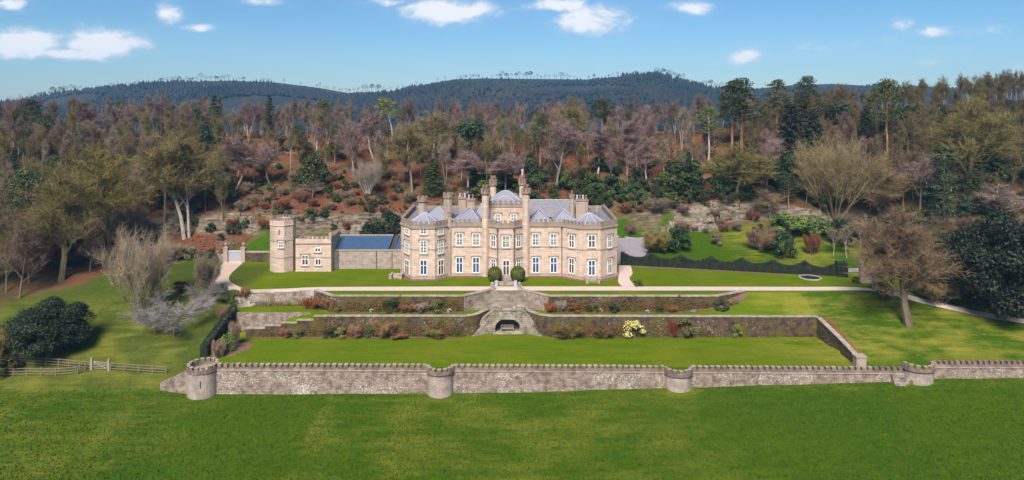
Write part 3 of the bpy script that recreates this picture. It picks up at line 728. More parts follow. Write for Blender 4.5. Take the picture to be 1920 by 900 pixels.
fsF = sorted([(v[i], v[(i+1)%8]) for i in range(8)], key=lambda s: (s[0][1]+s[1][1]))[0]
if fsF[0][0] > fsF[1][0]: fsF = (fsF[1], fsF[0])
window(tw, *fsF, 522.5, 531.5, 452, 464.5, 2, (.55,), GD, True)
fl = [s if s[0][0] < s[1][0] else (s[1], s[0]) for s in [(v[i], v[(i+1)%8]) for i in range(8)]]
t0 = MB()
A_, B_ = fsF; t0.obox(A_, (1,0), (0,-1), .82, 1.02, 0, .03, 7.25, 8.25); t0.build('slit_opening', M['pipe'], tw)
t0 = MB(); t0.obox(A_, (1,0), (0,-1), 1.78, 2.0, 0, .05, 7.2, 8.2); t0.build('blocked_slit', M['lead'], tw)
xa, xb = pxy(552,131.6)[0], pxy(619,131.6)[0]
mb = MB(); mb.prism([(xa,132.3),(xb,132.3),(xb,139),(xa,139)], -.6, 5.55); low = mb.build('low_block', M['stone'], rng_t)
mb = MB(); mb.box(xa,xb+.05,132.2,132.3,2.68,2.84); mb.box(xa,xb+.1,132.1,132.3,5.42,5.6); mb.build('string_course', M['stone_trim'], low)
mb = MB(); wall_run(mb, [(xa,132.45),(xb-.15,132.45),(xb-.15,139)], 5.6, 6.35, .34); mb.build('parapet', M['stone'], low)
merlon_parts(low, 'stone_parapet', low, [(xa+.6,132.45),(xb-.15,132.45),(xb-.15,139)], .88, .56, .34, 6.35, .42)
mb = MB(); mb.box(xb-.45,xb+.1,132.25,132.8,6.35,7.5); mb.build('end_pier', M['stone_trim'], low)
LA, LB = (xa,132.3), (xb,132.3)
window(low, LA, LB, 566, 578.5, 478, 497.5, 2, (.6,), GD, True); window(low, LA, LB, 590.5, 601.5, 464.5, 472.8, 2, (), GD, False); window(low, LA, LB, 591, 602.5, 485, 497.5, 2, (), GD, False)
xc_, xd_ = xb, pxy(753,134.5)[0]
mb = MB(); mb.prism([(xc_,134.5),(xd_,134.5),(xd_,143),(xc_,143)], -.6, 3.55, top=True); yw = mb.build('yard_wall', M['bastion'], rng_t)
mb = MB(); mb.box(xc_,xd_,134.4,134.9,3.55,3.75); mb.build('coping', M['stone_trim'], yw)
for px in (632, 634.5, 706, 735):
    mb = MB(); x = pxy(px,134.5)[0]; mb.tube((x,134.42,.1),(x,134.42,3.6),.055,.055,6); mb.build('downpipe', M['pipe'], yw)
def shed_roof(pa, pb):
    x0, x1 = pxy(pa,136)[0], pxy(pb,138)[0]
    m = MB(); m.add([(x0-.1,135,3.80),(x1,135,3.80),(x1,141,5.3),(x0-.4,141,5.3),(x0-.1,135,3.66),(x1,135,3.66),(x1,141,3.66),(x0-.4,141,3.66)], [(0,1,2,3),(4,7,6,5),(0,4,5,1),(1,5,6,2),(2,6,7,3),(3,7,4,0)])
    n = int((x1-x0)/.42)
    for k in range(n+1):
        x = x0+(x1-x0)*k/n
        m.add([(x-.03,134.98,3.80),(x+.03,134.98,3.80),(x+.03,141,5.30),(x-.03,141,5.30),(x-.03,134.98,3.88),(x+.03,134.98,3.88),(x+.03,141,5.38),(x-.03,141,5.38)],[(4,5,6,7),(0,4,7,3),(1,2,6,5),(0,1,5,4)])
    r = m.build('metal_roof', M['blue_metal'], rng_t)
    m = MB(); m.box(x0-.4,x1,140.9,141.2,5.25,5.5); m.build('ridge', M['stone_trim'], r)
shed_roof(626, 733); shed_roof(742, 757)
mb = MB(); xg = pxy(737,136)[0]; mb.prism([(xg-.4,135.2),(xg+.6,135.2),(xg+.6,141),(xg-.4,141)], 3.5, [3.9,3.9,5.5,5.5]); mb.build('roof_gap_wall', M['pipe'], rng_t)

# ------------------------------------------------------------------ terrace walls
wt = thing('upper_terrace_wall', 'mossy dark stone retaining wall with flared ends left of the upper garden stairs', 'wall', (-20,115.3,ZM))
def terrace_wall(t, pts, z0, z1, th=.62, mat='wall_old', cop=True, off=0):
    m = MB(); wall_run(m, pts, z0, z1, th, off); m.build('wall', M[mat], t)
    if cop:
        zc_ = [z+.14 for z in z1] if hasattr(z1,'__len__') else z1+.14
        m = MB(); wall_run(m, pts, z1, zc_, th+.16, off); m.build('coping', M['coping_pale'], t)
M['coping_pale'] = masonry('pale_coping', ((.40,.34,.28),(.33,.275,.23),(.36,.30,.24)), (.2,.17,.14), 1.1, .5, (.16,.13,.10), .6, (.56,.52,.46), .66, (.17,.16,.06), .62, .4, False)
terrace_wall(wt, W1[:3], ZM-.5, .12); terrace_wall(wt, W1[2:], ZM-.52, .115, mat='wall_front')
wt2 = thing('upper_terrace_wall', 'mossy dark stone retaining wall with flared ends right of the upper garden stairs', 'wall', (20,115.3,ZM))
terrace_wall(wt2, W1R[1:], ZM-.5, .12); terrace_wall(wt2, W1R[:2], ZM-.52, .115, mat='wall_front')
wt3 = thing('drive_retaining_wall', 'rough stepped stone wall holding up the drive above the empty brown bed', 'wall', (-40,117.5,-2))
P_ = [(-47.2,116.4),(-43.9,117.05),(-40.5,117.7),(-37.2,118.3),(-34.4,118.75)]
for k in range(4): 
    m = MB(); wall_run(m, [P_[k],P_[k+1]], -2.6, -.1+.07*k, .55); m.build('wall', M['wall_front'], wt3)
lw = thing('bed_wall', 'low curved stone wall round the empty brown bed at the left end of the terraces', 'wall', (-41,112.8,-3.4))
terrace_wall(lw, [(-47.8,115.0),(-46.7,113.5),(-44.5,112.8),(-42,112.6),(-39,112.8),(-36,113.1),(-33.6,113.7)], [-4.6,-4.8,-4.8,-4.4,-3.9,-3.3,-3.0], [-1.95]*5+[-2.0,-2.15], .5, 'wall_front', False)
w3 = thing('lower_terrace_wall', 'long dark mossy retaining wall stepping down at its left end, left of the arched grotto', 'wall', (-25,111.3,ZL))
steps_l = [(462,498,-4.02),(498,528,-3.55),(528,558,-3.1),(558,589,-2.65)]
for a, b, zt in steps_l:
    xa, xb = pxy(a,111.3)[0], pxy(b,111.3)[0]; m = MB(); wall_run(m, [(xa,111.3),(xb,111.3)], ZL-.5, zt, .6); m.build('wall', M['wall_old'], w3)
    m = MB(); wall_run(m, [(xa-.06,111.3),(xb,111.3)], zt, zt+.13, .76); m.build('coping', M['coping_pale'], w3)
xa = pxy(589,111.3)[0]
def subdiv(pts, n=3):
    P = [Vector(p) for p in pts]; out = []
    for i in range(len(P)-1):
        p0, p1, p2, p3 = P[max(i-1,0)], P[i], P[i+1], P[min(i+2,len(P)-1)]
        for k in range(n):
            t = k/n; out.append(tuple(.5*((2*p1)+(p2-p0)*t+(2*p0-5*p1+4*p2-p3)*t*t+(3*p1-p0-3*p2+p3)*t**3)))
    return out+[tuple(P[-1])]
terrace_wall(w3, [(xa,111.3),(-9.5,111.3)]+subdiv(W2[1:])[0:], ZL-.5, -2.02)
w4 = thing('lower_terrace_wall', 'long dark mossy retaining wall with climbers and lichen, right of the arched grotto', 'wall', (28,111.1,ZL))
terrace_wall(w4, subdiv(W2R[:-1])+[(8.5,111.28),W2R[-1]], ZL-.5, -2.02)
w5 = thing('side_retaining_wall', 'side wall with lichen sloping to a square stone pier at the right edge of the lower lawn', 'wall', (50,104.5,ZL))
terrace_wall(w5, [(49.75,110.65),(50.0,104.5),(50.2,99.0)], ZL-.5, [-2.1,-3.05,-4.1])
m = MB(); m.box(49.55,50.95,98.15,99.3,ZL-.4,-3.85); m.box(49.45,51.05,98.05,99.4,-3.85,-3.68); m.build('pier', M['stone_trim'], w5)

# stairs from the path to the middle terrace
st = thing('garden_stairs', 'broad flight of worn stone stairs flaring down from the gravel path to the middle terrace', 'stairs', (-1,116,ZM))
n = 15; m = MB()
for k in range(n):
    t0_, t1_ = k/n, (k+1)/n; y0, y1 = 115.75+3.45*t0_, 115.75+3.45*t1_
    wl = lambda y: (-1.0-(1.0+6.3*(1-(y-115.3)/4.1)*1.0+1.4)+.0, -1.0+(1.0+6.3*(1-(y-115.3)/4.1)+1.3))
    a, b = (-8.2+4.8*(y0-115.3)/4.1+.2, 6.2-4.9*(y0-115.3)/4.1-.2)
    m.box(a, b, y0, 119.45, ZM-.35 if k == 0 else ZM+(0-ZM)*t0_+.01, ZM-ZM*t1_+.02)
    m.box(a, b, y0-.06, y0, ZM-ZM*t1_-.055, ZM-ZM*t1_+.022)
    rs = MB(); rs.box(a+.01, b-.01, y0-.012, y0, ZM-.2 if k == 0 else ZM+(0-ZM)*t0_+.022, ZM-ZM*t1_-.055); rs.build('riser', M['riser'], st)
m.build('tread', M['step'], st)
for x, y in ((-3.4,119.5),(1.3,119.5)):
    m = MB(); m.box(x-.35,x+.35,y-.35,y+.35,-.4,.75); m.box(x-.43,x+.43,y-.43,y+.43,.75,.9); m.lathe(x,y,[(.18,.9),(.3,1.05),(.3,1.25),(.12,1.42)],10); m.build('pier', M['coping_pale'], st)

# grotto: an arched block with curved parapets, stairs down both sides
gr = thing('arched_grotto', 'stone grotto block with an arched niche, curved parapets and ball finials below the garden stairs', 'grotto', (-.75,112.6,ZL))
YG = 112.6
def gp(px, py): return (pxy(px,YG)[0], zof(py,YG))
top_ = [gp(901,609),gp(902.5,603),(gp(907,597)),gp(914,591),gp(921,585.5),gp(928,582),gp(977,582),gp(984,586.5),gp(990,592.5),gp(996,600),gp(1000,606.5),gp(1003,614)]
xl_, xr_ = gp(901,0)[0], gp(1003,0)[0]
arch = [(gp(952,0)[0]+2.08*math.cos(a), -4.35+1.55*math.sin(a)) for a in np.linspace(math.pi, 0, 15)]
outline = [(xl_,ZL-.3)]+top_+[(xr_,ZL-.3),(arch[-1][0],ZL-.3)]+arch[::-1]+[(arch[0][0],ZL-.3)]
m = MB(); m.profile(outline, YG, YG+.55); m.build('wall', M['grotto'], gr)
m = MB()
for p, q in zip(top_[:-1], top_[1:]):
    d = Vector((q[0]-p[0], q[1]-p[1])).normalized(); nn = Vector((-d.y,d.x))*.17
    m.profile([p,q,(q[0]+nn.x,q[1]+nn.y),(p[0]+nn.x,p[1]+nn.y)], YG-.12, YG+.67)
m.build('coping', M['coping_pale'], gr)
m = MB(); ac = [(gp(952,0)[0]+2.08*math.cos(a), -4.35+1.55*math.sin(a)) for a in np.linspace(math.pi,0,12)]
for i in range(11):
    a0_, a1_ = ac[i], ac[i+1]; c0 = Vector((gp(952,0)[0],-4.35)); e0 = (Vector(a0_)-c0)*1.24+c0; e1 = (Vector(a1_)-c0)*1.24+c0
    m.profile([a0_,a1_,tuple(e1-(e1-e0)*.04),tuple(e0+(e1-e0)*.04)], YG-.09, YG)
m.build('voussoirs', M['coping_pale'], gr)
m = MB()
for px in (939, 964): 
    x = gp(px,0)[0]; m.box(x-.22,x+.22,YG-.16,YG,zof(599,YG),zof(586,YG)); m.box(x-.34,x+.34,YG-.2,YG,zof(590,YG),zof(587,YG))
m.box(gp(940,0)[0],gp(963,0)[0],YG-.1,YG,zof(600.5,YG)+.15,zof(590,YG))
m.build('bracket', M['coping_pale'], gr)
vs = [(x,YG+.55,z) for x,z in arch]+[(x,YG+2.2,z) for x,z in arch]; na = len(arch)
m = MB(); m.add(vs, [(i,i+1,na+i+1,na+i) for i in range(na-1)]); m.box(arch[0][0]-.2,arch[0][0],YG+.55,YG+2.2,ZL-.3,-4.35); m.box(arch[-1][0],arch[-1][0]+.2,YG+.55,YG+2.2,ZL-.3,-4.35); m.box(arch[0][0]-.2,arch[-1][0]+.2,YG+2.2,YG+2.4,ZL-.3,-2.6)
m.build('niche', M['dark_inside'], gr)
m = MB(); m.box(arch[0][0]-.3,arch[-1][0]+.3,YG-.5,YG+2.2,ZL-.3,ZL+.06); m.build('floor_slab', M['step'], gr)
m = MB(); m.box(-4.0,2.3,YG+.55,116.1,ZM-.35,ZM+.03); m.build('landing', M['step'], gr)
for px in (928, 976):
    x = pxy(px,114)[0]; m = MB(); m.box(x-.5,x+.5,113.5,114.5,ZM-.3,zof(574,114)); m.box(x-.6,x+.6,113.4,114.6,zof(574,114),zof(572,114)); m.build('pedestal', M['coping_pale'], gr)
for px in (937.5, 964.5):
    x, z = pxy(px,113)[0], zof(580.5,113); m = MB(); m.lathe(x,112.9,[(.3,z-.35),(.3,z-.15),(.12,z-.08),(.2,z+.05)]+[(.32*math.sin(t),z+.32-.32*math.cos(t)) for t in np.linspace(.6,3.14,7)],12); m.build('ball_finial', M['coping_pale'], gr, True)
for sx in (-1, 1):
    A_ = Vector((-.85+sx*2.6,114.2)); B_ = Vector((-.85+sx*5.9,111.75)); d = (B_-A_); nst = 14; u = d.normalized(); nn = Vector((-u.y,u.x)); m = MB()
    for k in range(nst):
        a_, b_ = d.length*k/nst, d.length*(k+1)/nst; m.obox(A_,u,nn,a_,b_,-.85,.85,ZL-.2,ZM+(ZL-ZM)*(k+1)/nst+.08)
    m.build('side_stairs', M['step'], gr)

# bench builder
def bench(label, x, y, z, wd, mat, group=None, rz=0):
    t = thing('garden_bench', label, 'bench', (x,y,z), group)
    m = MB()
    for k in range(5): m.box(x-wd/2,x+wd/2,y-.25+k*.1,y-.17+k*.1,z+.42,z+.46)
    m.build('seat', M[mat], t)
    m = MB(); m.box(x-wd/2,x+wd/2,y+.27,y+.31,z+.88,z+.98); m.box(x-wd/2,x+wd/2,y+.27,y+.31,z+.5,z+.57)
    k = int(wd/.14)
    for i in range(k): xx = x-wd/2+wd*(i+.5)/k; m.box(xx-.03,xx+.03,y+.275,y+.305,z+.57,z+.88)
    m.build('backrest', M[mat], t)
    for sx in (-1,1):
        xx = x+sx*(wd/2-.04)
        for yy, h in ((y-.22,.64),(y+.29,.98)): m = MB(); m.box(xx-.04,xx+.04,yy-.04,yy+.04,z,z+h); m.build('leg', M[mat], t)
        m = MB(); m.box(xx-.05,xx+.05,y-.28,y+.27,z+.64,z+.69); m.build('armrest', M[mat], t)
    return t
bench('pale slatted wooden bench standing in the arched niche', -.78, 113.5, ZL+.06, 2.1, 'pale_wood')

# ------------------------------------------------------------------ the long crenellated front wall
ft = thing('crenellated_wall', 'long pale lichened retaining wall with brown battlements and half round bastions along the field', 'wall', (10,YF,-8))
def xat(px, Y=YF): return pxy(px,Y)[0]
def top_z(x): return float(I(x, [-43,-12,22,54], [-4.98,-5.1,-5.32,-5.5]))     # foot of the battlement
def wall_stretch(pa, pb, zt=top_z):
    xs = np.linspace(xat(pa), xat(pb), 8); pts = [(float(x), YF) for x in xs]; zt_ = [zt(x) for x in xs]
    m = MB(); wall_run(m, pts, -10.2, [z-.42 for z in zt_], .62); m.build('wall', M['wall_front'], ft)
    m = MB(); wall_run(m, pts, [z-.42 for z in zt_], [z-.28 for z in zt_], .82); m.build('string_course', M['coping_pale'], ft)
    m = MB(); wall_run(m, pts, [z-.28 for z in zt_], zt_, .56); m.build('parapet', M['coping'], ft)
    merlon_parts(ft, 'coping', ft, pts, .86, .58, .5, zt, .42, jitter=.03)
def bastion(px, r, zt, zb=-10.2):
    cx_ = xat(px); m = MB(); m.lathe(cx_, YF, [(r+.06,zb),(r,zt-.42)], 20, 0, math.pi, 2*math.pi); b_ = m.build('bastion', M['bastion'], ft, True)
    m = MB(); arc = circ(cx_, YF, r, 16, math.pi, 2*math.pi, True)
    wall_run(m, arc, zt-.42, zt-.28, .5); wall_run(m, arc, zt-.28, zt, .44); m.build('parapet', M['coping'], b_)
    merlon_parts(b_, 'coping', b_, circ(cx_, YF, r, 7, math.pi, 2*math.pi, True), .84, .56, .42, zt, .42)
zr = lambda x: -4.62
wall_stretch(407, 802); wall_stretch(850, 1247); wall_stretch(1295, 1693); wall_stretch(1746, 2120, zr)
bastion(826, 1.83, top_z(xat(826))); bastion(1271, 1.86, top_z(xat(1271))); bastion(1719.5, 2.02, -4.62)
merlon_rest()
t = steps_between('short flight of stone stile steps against the front wall beside its right bastion', 'steps', xat(1668), xat(1698), 96.0, 97.3, -7.3, -5.9, 5, False, 'grotto')

# round tower at the wall's left end with a sloping wing wall
tt_ = thing('round_tower', 'squat round battlemented stone tower at the left end of the front wall', 'tower', (xat(380.5),YF,-8.8))
cx_, r_ = xat(380.5), 2.06
m = MB(); m.lathe(cx_, YF, [(r_+.05,-10.2),(r_,-5.3),(r_-.4,-5.3),(r_-.4,-5.9),(.02,-5.9)], 28); m.build('wall', M['bastion'], tt_, False)
m = MB(); ring = circ(cx_, YF, r_-.13, 28); wall_run(m, ring, -5.3, -5.16, .52, closed=True); wall_run(m, ring, -5.16, -4.86, .4, closed=True); m.build('parapet', M['coping'], tt_)
merlon_parts(tt_, 'coping', tt_, circ(cx_, YF, r_-.13, 14), .9, .56, .36, -4.86, .42, True)
m = MB(); m.obox((cx_+.55,YF-r_+.08), (1,.25), (0,-1), -.06, .06, 0, .06, -7.3, -6.3); m.build('arrow_slit', M['pipe'], tt_)
ww = thing('wing_wall', 'rubble wing wall sloping down to the field left of the round tower', 'wall', (xat(325),98.5,-8.6))
xa, xb = xat(297), xat(357)
m = MB(); m.add([(xa,98.2,-10.2),(xb,97.3,-10.2),(xb,98.0,-10.2),(xa,98.9,-10.2),(xa,98.2,-7.55),(xb,97.3,-5.35),(xb,98.0,-5.35),(xa,98.9,-7.55)], [(0,3,2,1),(4,5,6,7),(0,1,5,4),(1,2,6,5),(2,3,7,6),(3,0,4,7)]); m.build('wall', M['wall_front'], ww)
m = MB(); m.add([(xa-.3,99.0,-10),(xb,98.02,-10),(xb+1.5,102.0,-10),(xa+2.2,102.6,-10),(xa-.3,99.0,-8.0),(xb,98.02,-5.45),(xb+1.5,102.0,-5.5),(xa+2.2,102.6,-6.9)], [(4,5,6,7),(0,1,5,4),(1,2,6,5),(2,3,7,6),(3,0,4,7)]); m.build('earth_bank', M['soil'], ww)

# gates
def pier(m_parent, x, y, z0, h, wdt, mat='stone_trim', urn=True):
    m = MB(); m.box(x-wdt/2,x+wdt/2,y-wdt/2,y+wdt/2,z0-.4,z0+h); m.box(x-wdt/2-.1,x+wdt/2+.1,y-wdt/2-.1,y+wdt/2+.1,z0+h,z0+h+.16); p_ = m.build('pier', M[mat], m_parent)
    if urn:
        z = z0+h+.16; m = MB(); m.lathe(x,y,[(.22,z),(.22,z+.12),(.1,z+.2),(.14,z+.3),(.34,z+.62),(.36,z+.85),(.2,z+.9),(.1,z+1.05),(.02,z+1.12)],10); m.build('finial', M['coping_pale'], p_, True)
gt = thing('drive_gate', 'grey closed gate between stone piers with urns across the drive at the left', 'gate', (pxy(440,140)[0],140,0))
for px in (424,457): pier(gt, pxy(px,140)[0], 140, 0, 2.9, .85)
m = MB(); m.box(pxy(428,140)[0],pxy(453.5,140)[0],139.95,140.05,.15,2.1); m.build('gate_leaf', M['grey_gate'], gt)
m = MB(); m.box(pxy(428,140)[0],pxy(453.5,140)[0],139.88,140.12,2.1,2.42); m.build('gate_rail', M['lead'], gt)
yw2 = thing('garden_wall', 'red brown overgrown wall with pale coping between the grey gate and the octagonal tower', 'wall', (pxy(485,140)[0],140,0))
m = MB(); wall_run(m, [pxy(460,140),(pxy(512,140)[0],139.8)], -.3, 2.05, .4); m.build('wall', M['wall_old'], yw2)
m = MB(); wall_run(m, [pxy(460,140),(pxy(512,140)[0],139.8)], 2.05, 2.3, .55); m.build('coping', M['coping_pale'], yw2)
m = MB(); m2 = thing('garden_wall', 'short pale coped wall running left from the grey drive gate into the shrubs', 'wall', (pxy(415,140)[0],140.2,0))
wall_run(m, [pxy(408,140.3),pxy(421,140)], -.3, 1.7, .4); m.build('wall', M['wall_front'], m2)
ex = thing('curved_gate_screen', 'pale curved stone screen with finial piers where the path leaves the lawn at the right', 'gate', (pxy(1628,124)[0],124,0))
pa_, pb_ = pxy(1616,124.5), pxy(1641,119.8)
pier(ex, *pa_, -.2, 3.0, .75, 'coping_pale'); pier(ex, *pb_, -.6, 3.0, .75, 'stone_trim')
arc = [(pa_[0]+(pb_[0]-pa_[0])*t+2.2*math.sin(math.pi*t), pa_[1]+(pb_[1]-pa_[1])*t+1.4*math.sin(math.pi*t)) for t in np.linspace(.04,.96,10)]
m = MB(); wall_run(m, arc, -1.2, 2.5, .35); m.build('wall', M['coping_pale'], ex)
m = MB(); wall_run(m, arc, 2.5, 2.68, .55); m.build('coping', M['coping_pale'], ex)
m = MB()
for k in range(3): wall_run(m, circ(pa_[0]-.1+k*.0,pa_[1]-3.3,2.0+.4*k,8,-.5,1.2,True), -1.5, -.1-.16*k, .42)
m.build('step', M['step'], ex)

# round pond in the right lawn
x, y, z = hit(1519, 521)
pd = thing('round_pond', 'round dark lily pond with a pale stone rim in the right hand lawn', 'pond', (x,y,0))
m = MB(); m.lathe(x,y,[(2.05,-.3),(2.05,.16),(1.68,.18),(1.68,-.15)],40); m.build('rim', M['coping_pale'], pd)
m = MB(); m.lathe(x,y,[(1.68,.07),(.01,.07)],40); m.build('water', M['water'], pd)
m = MB(); m.lathe(x+.1,y,[(.1,.0),(.07,.35),(.13,.4),(.02,.5)],8); m.build('fountain_jet', M['pipe'], pd)
# bench on the hill, whitish
x, y, z = hit(497, 252)
bench('small white bench high on the wooded hill at the left', x, y, z, 3.0, 'white')

# timber fences and field gate
def fence(label, pts, post_step=1.95, rails=3, h=1.15, mat='fence_wood'):
    p0 = pts[0]; t = thing('post_and_rail_fence', label, 'fence', (p0[0],p0[1],gz(*p0)))
    P = []
    for a, b in zip(pts[:-1], pts[1:]):
        n_ = max(1, round(math.hypot(b[0]-a[0], b[1]-a[1])/post_step))
        P += [(a[0]+(b[0]-a[0])*k/n_, a[1]+(b[1]-a[1])*k/n_) for k in range(n_)]
    P.append(pts[-1]); Z = [gz(*p) for p in P]
    for p, z_ in zip(P, Z):
        m = MB(); j = random.uniform(-.05,.05); m.box(p[0]-.065,p[0]+.065,p[1]-.065,p[1]+.065,z_-.3,z_+h+.12+j); m.build('post', M[mat], t)
    for r in range(rails):
        m = MB(); zz_ = h*(.32+.34*r)
        for a, b, za, zb in zip(P[:-1], P[1:], Z[:-1], Z[1:]):
            ja, jb = random.uniform(-.03,.03), random.uniform(-.03,.03)
            m.add([(a[0],a[1]-.1,za+zz_-.055+ja),(b[0],b[1]-.1,zb+zz_-.055+jb),(b[0],b[1]-.06,zb+zz_-.055+jb),(a[0],a[1]-.06,za+zz_-.055+ja),(a[0],a[1]-.1,za+zz_+.055+ja),(b[0],b[1]-.1,zb+zz_+.055+jb),(b[0],b[1]-.06,zb+zz_+.055+jb),(a[0],a[1]-.06,za+zz_+.055+ja)],
                  [(0,3,2,1),(4,5,6,7),(0,1,5,4),(1,2,6,5),(2,3,7,6),(3,0,4,7)])
        m.build('rail', M[mat], t)
H2 = lambda px, py: hit(px, py)[:2]
fence('timber post and rail fence running left from the pale field gate, above the lower fence', [H2(-25,684),H2(40,684),H2(110,689),H2(169,694)])
fence('weathered timber post and rail fence between the field gate and the sloping wing wall', [H2(207,696),H2(260,699),H2(312,703)])
fence('crooked lower timber fence at the left edge of the field', [H2(-25,706),H2(50,706),H2(105,705.5),H2(143,704)])
fence('short broken fence linking the crooked lower fence to the field gate', [H2(146,703.5),H2(160,698)], rails=2)
ga, gb = H2(172,693.5), H2(204,695.5)
gtt = thing('field_gate', 'pale five bar field gate with a diagonal brace between two stout posts', 'gate', (*ga, gz(*ga)))
za, zb = gz(*ga), gz(*gb)
for p, z_ in ((ga,za),(gb,zb)):
    m = MB(); m.box(p[0]-.14,p[0]+.14,p[1]-.14,p[1]+.14,z_-.3,z_+1.75); m.build('post', M['pale_wood'], gtt)
for k in range(5):
    h_ = .25+.24*k; m = MB(); m.tube((ga[0]+.2,ga[1]-.02,za+h_),(gb[0]-.2,gb[1]-.02,zb+h_),.05,.05,4); m.build('bar', M['pale_wood'], gtt)
m = MB(); m.tube((ga[0]+.25,ga[1]-.08,za+1.25),(gb[0]-.25,gb[1]-.08,zb+.28),.05,.05,4); m.build('brace', M['pale_wood'], gtt)

# ------------------------------------------------------------------ vegetation
# growth routines work round the origin; the first of a kind is built once, the rest share its meshes
def grow(mt, mc, p, d, L, r, lvl, P, rg):
    n = 3; pts = [p]; q = p; dd = d.copy()
    for i in range(n):
        j = P['wob']*(1 if lvl else P.get('trunkwob', .4))
        dd = (dd + Vector((rg.uniform(-j,j), rg.uniform(-j,j), rg.uniform(-j*.5,j*.5)+P['up']*(.3 if lvl else 0)))).normalized()
        q2 = q + dd*L/n; r0 = r*(1-.55*i/n); r1 = r*(1-.55*(i+1)/n)
        (mt if lvl <= P['trunk_lvls'] else mc).tube(q, q2, r0, max(r1,.009), 6 if lvl == 0 else (4 if lvl == 1 else 3))
        q = q2; pts.append(q)
    if lvl < P['levels']:
        k = P['kids'][lvl]; st = P['start'] if lvl == 0 else .25
        for i in range(k):
            t = st+(1-st)*(i+rg.random()*.8)/k; t = min(t, .999)*n; a = int(t); b = pts[a].lerp(pts[a+1], t-a)
            az = i*2.4+rg.uniform(-.5,.5); ang = P['ang'][lvl]*rg.uniform(.7,1.25)*(1-.35*(t/n) if lvl == 0 else 1)
            o = dd.orthogonal().normalized(); o.rotate(Matrix.Rotation(az, 3, dd))
            nd = (dd*math.cos(ang)+o*math.sin(ang)); nd.z += P['up']*.5; nd.z *= P.get('flat', 1); nd.normalize()
            sh = P['shape'](t/n) if lvl == 0 else 1
            grow(mt, mc, b, nd, L*P['ratio'][lvl]*rg.uniform(.75,1.15)*sh, r*P['rr'][lvl]*rg.uniform(.8,1.1)*(1-.4*t/n), lvl+1, P, rg)
        if lvl == 0 and P.get('leader', True): grow(mt, mc, q, dd, L*P['ratio'][0]*.8, r*.45, 1, P, rg)
    if lvl >= P['levels']-1:
        for i in range(P['tw']):
            t = rg.random()*n*.999; a = int(t); b = pts[a].lerp(pts[a+1], t-a)
            nd = (dd*.7+Vector((rg.gauss(0,1), rg.gauss(0,1), rg.gauss(0,.8)+P['up']*1.2))*.6); nd.z *= P.get('flat', 1); nd.normalize()
            l = P['twl']*rg.uniform(.5,1.2); s = nd.orthogonal().normalized(); s.rotate(Matrix.Rotation(rg.uniform(0,6.28), 3, nd)); w_ = P['tww']
            mc.add([b-s*w_, b+s*w_, b+nd*l+Vector((0,0,P.get('droop',0)*l))], [(0,1,2)])
def bare(seed, **kw):
    P = dict(wob=.22, up=.22, levels=3, kids=(9,6,5), start=.3, ang=(.95,.75,.7), ratio=(.55,.5,.55), rr=(.5,.5,.5), tw=9, twl=1.15, tww=.034, shape=lambda t: 1.15-.5*t, L=7.5, r=.3)
    kw = dict(kw)
    P.update(kw); P['r'] *= .56; P.setdefault('trunk_lvls', 2); P['tww'] *= .62; P['tw'] = int(P['tw']*1.3); P['rr'] = tuple(q*1.08 for q in P['rr']); rg = random.Random(seed); mt, mc = MB(), MB()
    for k in range(P.get('stems', 1)):
        d = Vector((0,0,1)) if P.get('stems',1) == 1 else Vector((math.cos(k*2.4)*P['fan']*rg.uniform(.3,1), math.sin(k*2.4)*P['fan']*rg.uniform(.3,1), 1)).normalized()
        if P.get('lean'): d = Vector((P['lean'],0,1)).normalized()
        grow(mt, mc, Vector((0,0,-.2)) if P.get('stems',1) == 1 else Vector((d.x*.6,d.y*.6,-.2)), d, P['L'], P['r'], 0, P, rg)
    return mt, mc
def leafball(m, rg, c, rx, ry, rz, n, s, flat=.0, skew=.35):
    """n small leaf faces through a clump's outer shell, denser above"""
    for i in range(n):
        v = Vector((rg.gauss(0,1), rg.gauss(0,1), rg.gauss(0,1)+skew)).normalized(); k = rg.uniform(.62,1.08)
        b = Vector((c[0]+v.x*rx*k, c[1]+v.y*ry*k, c[2]+v.z*rz*k))
        nrm = (v+Vector((rg.gauss(0,.6), rg.gauss(0,.6), rg.gauss(0,.6)+flat))).normalized()
        a = nrm.orthogonal().normalized(); a.rotate(Matrix.Rotation(rg.uniform(0,6.28), 3, nrm)); e = nrm.cross(a); s_ = s*rg.uniform(.6,1.3)
        m.add([b-a*s_-e*s_*.5, b+a*s_*.2-e*s_*.7, b+a*s_+e*s_*.4, b-a*s_*.1+e*s_*.7], [(0,1,2,3)])
def lobes(rg, n, rx, ry, rz, cz, lr, m, leaves, s, flat=.2, low=-.35):
    for i in range(n):
        u = rg.uniform(low, 1); a = i*2.4+rg.uniform(-.4,.4); q = math.sqrt(max(0,1-u*u)); k = rg.uniform(.6,.92)
        l = lr*rg.uniform(.65,1.25)
        leafball(m, rg, (rx*q*math.cos(a)*k, ry*q*math.sin(a)*k, cz+rz*u*k), l, l, l*.8, leaves, s, flat)
def ever_round(seed, n=26, leaves=150, s=.17, low=-.6, lr=1.15):       # unit: about 6 m wide, 6 m tall, foliage to the ground
    rg = random.Random(seed); mc, mt = MB(), MB()
    lobes(rg, n, 2.9, 2.9, 3.2, 2.7, lr, mc, leaves, s, .2, low)
    mt.tube((0,0,-.3),(0,0,2.2),.28,.2,6)
    for k in range(5): a = k*1.3; mt.tube((0,0,1.2),(1.7*math.cos(a),1.7*math.sin(a),3.4),.14,.05,4)
    return mt, mc
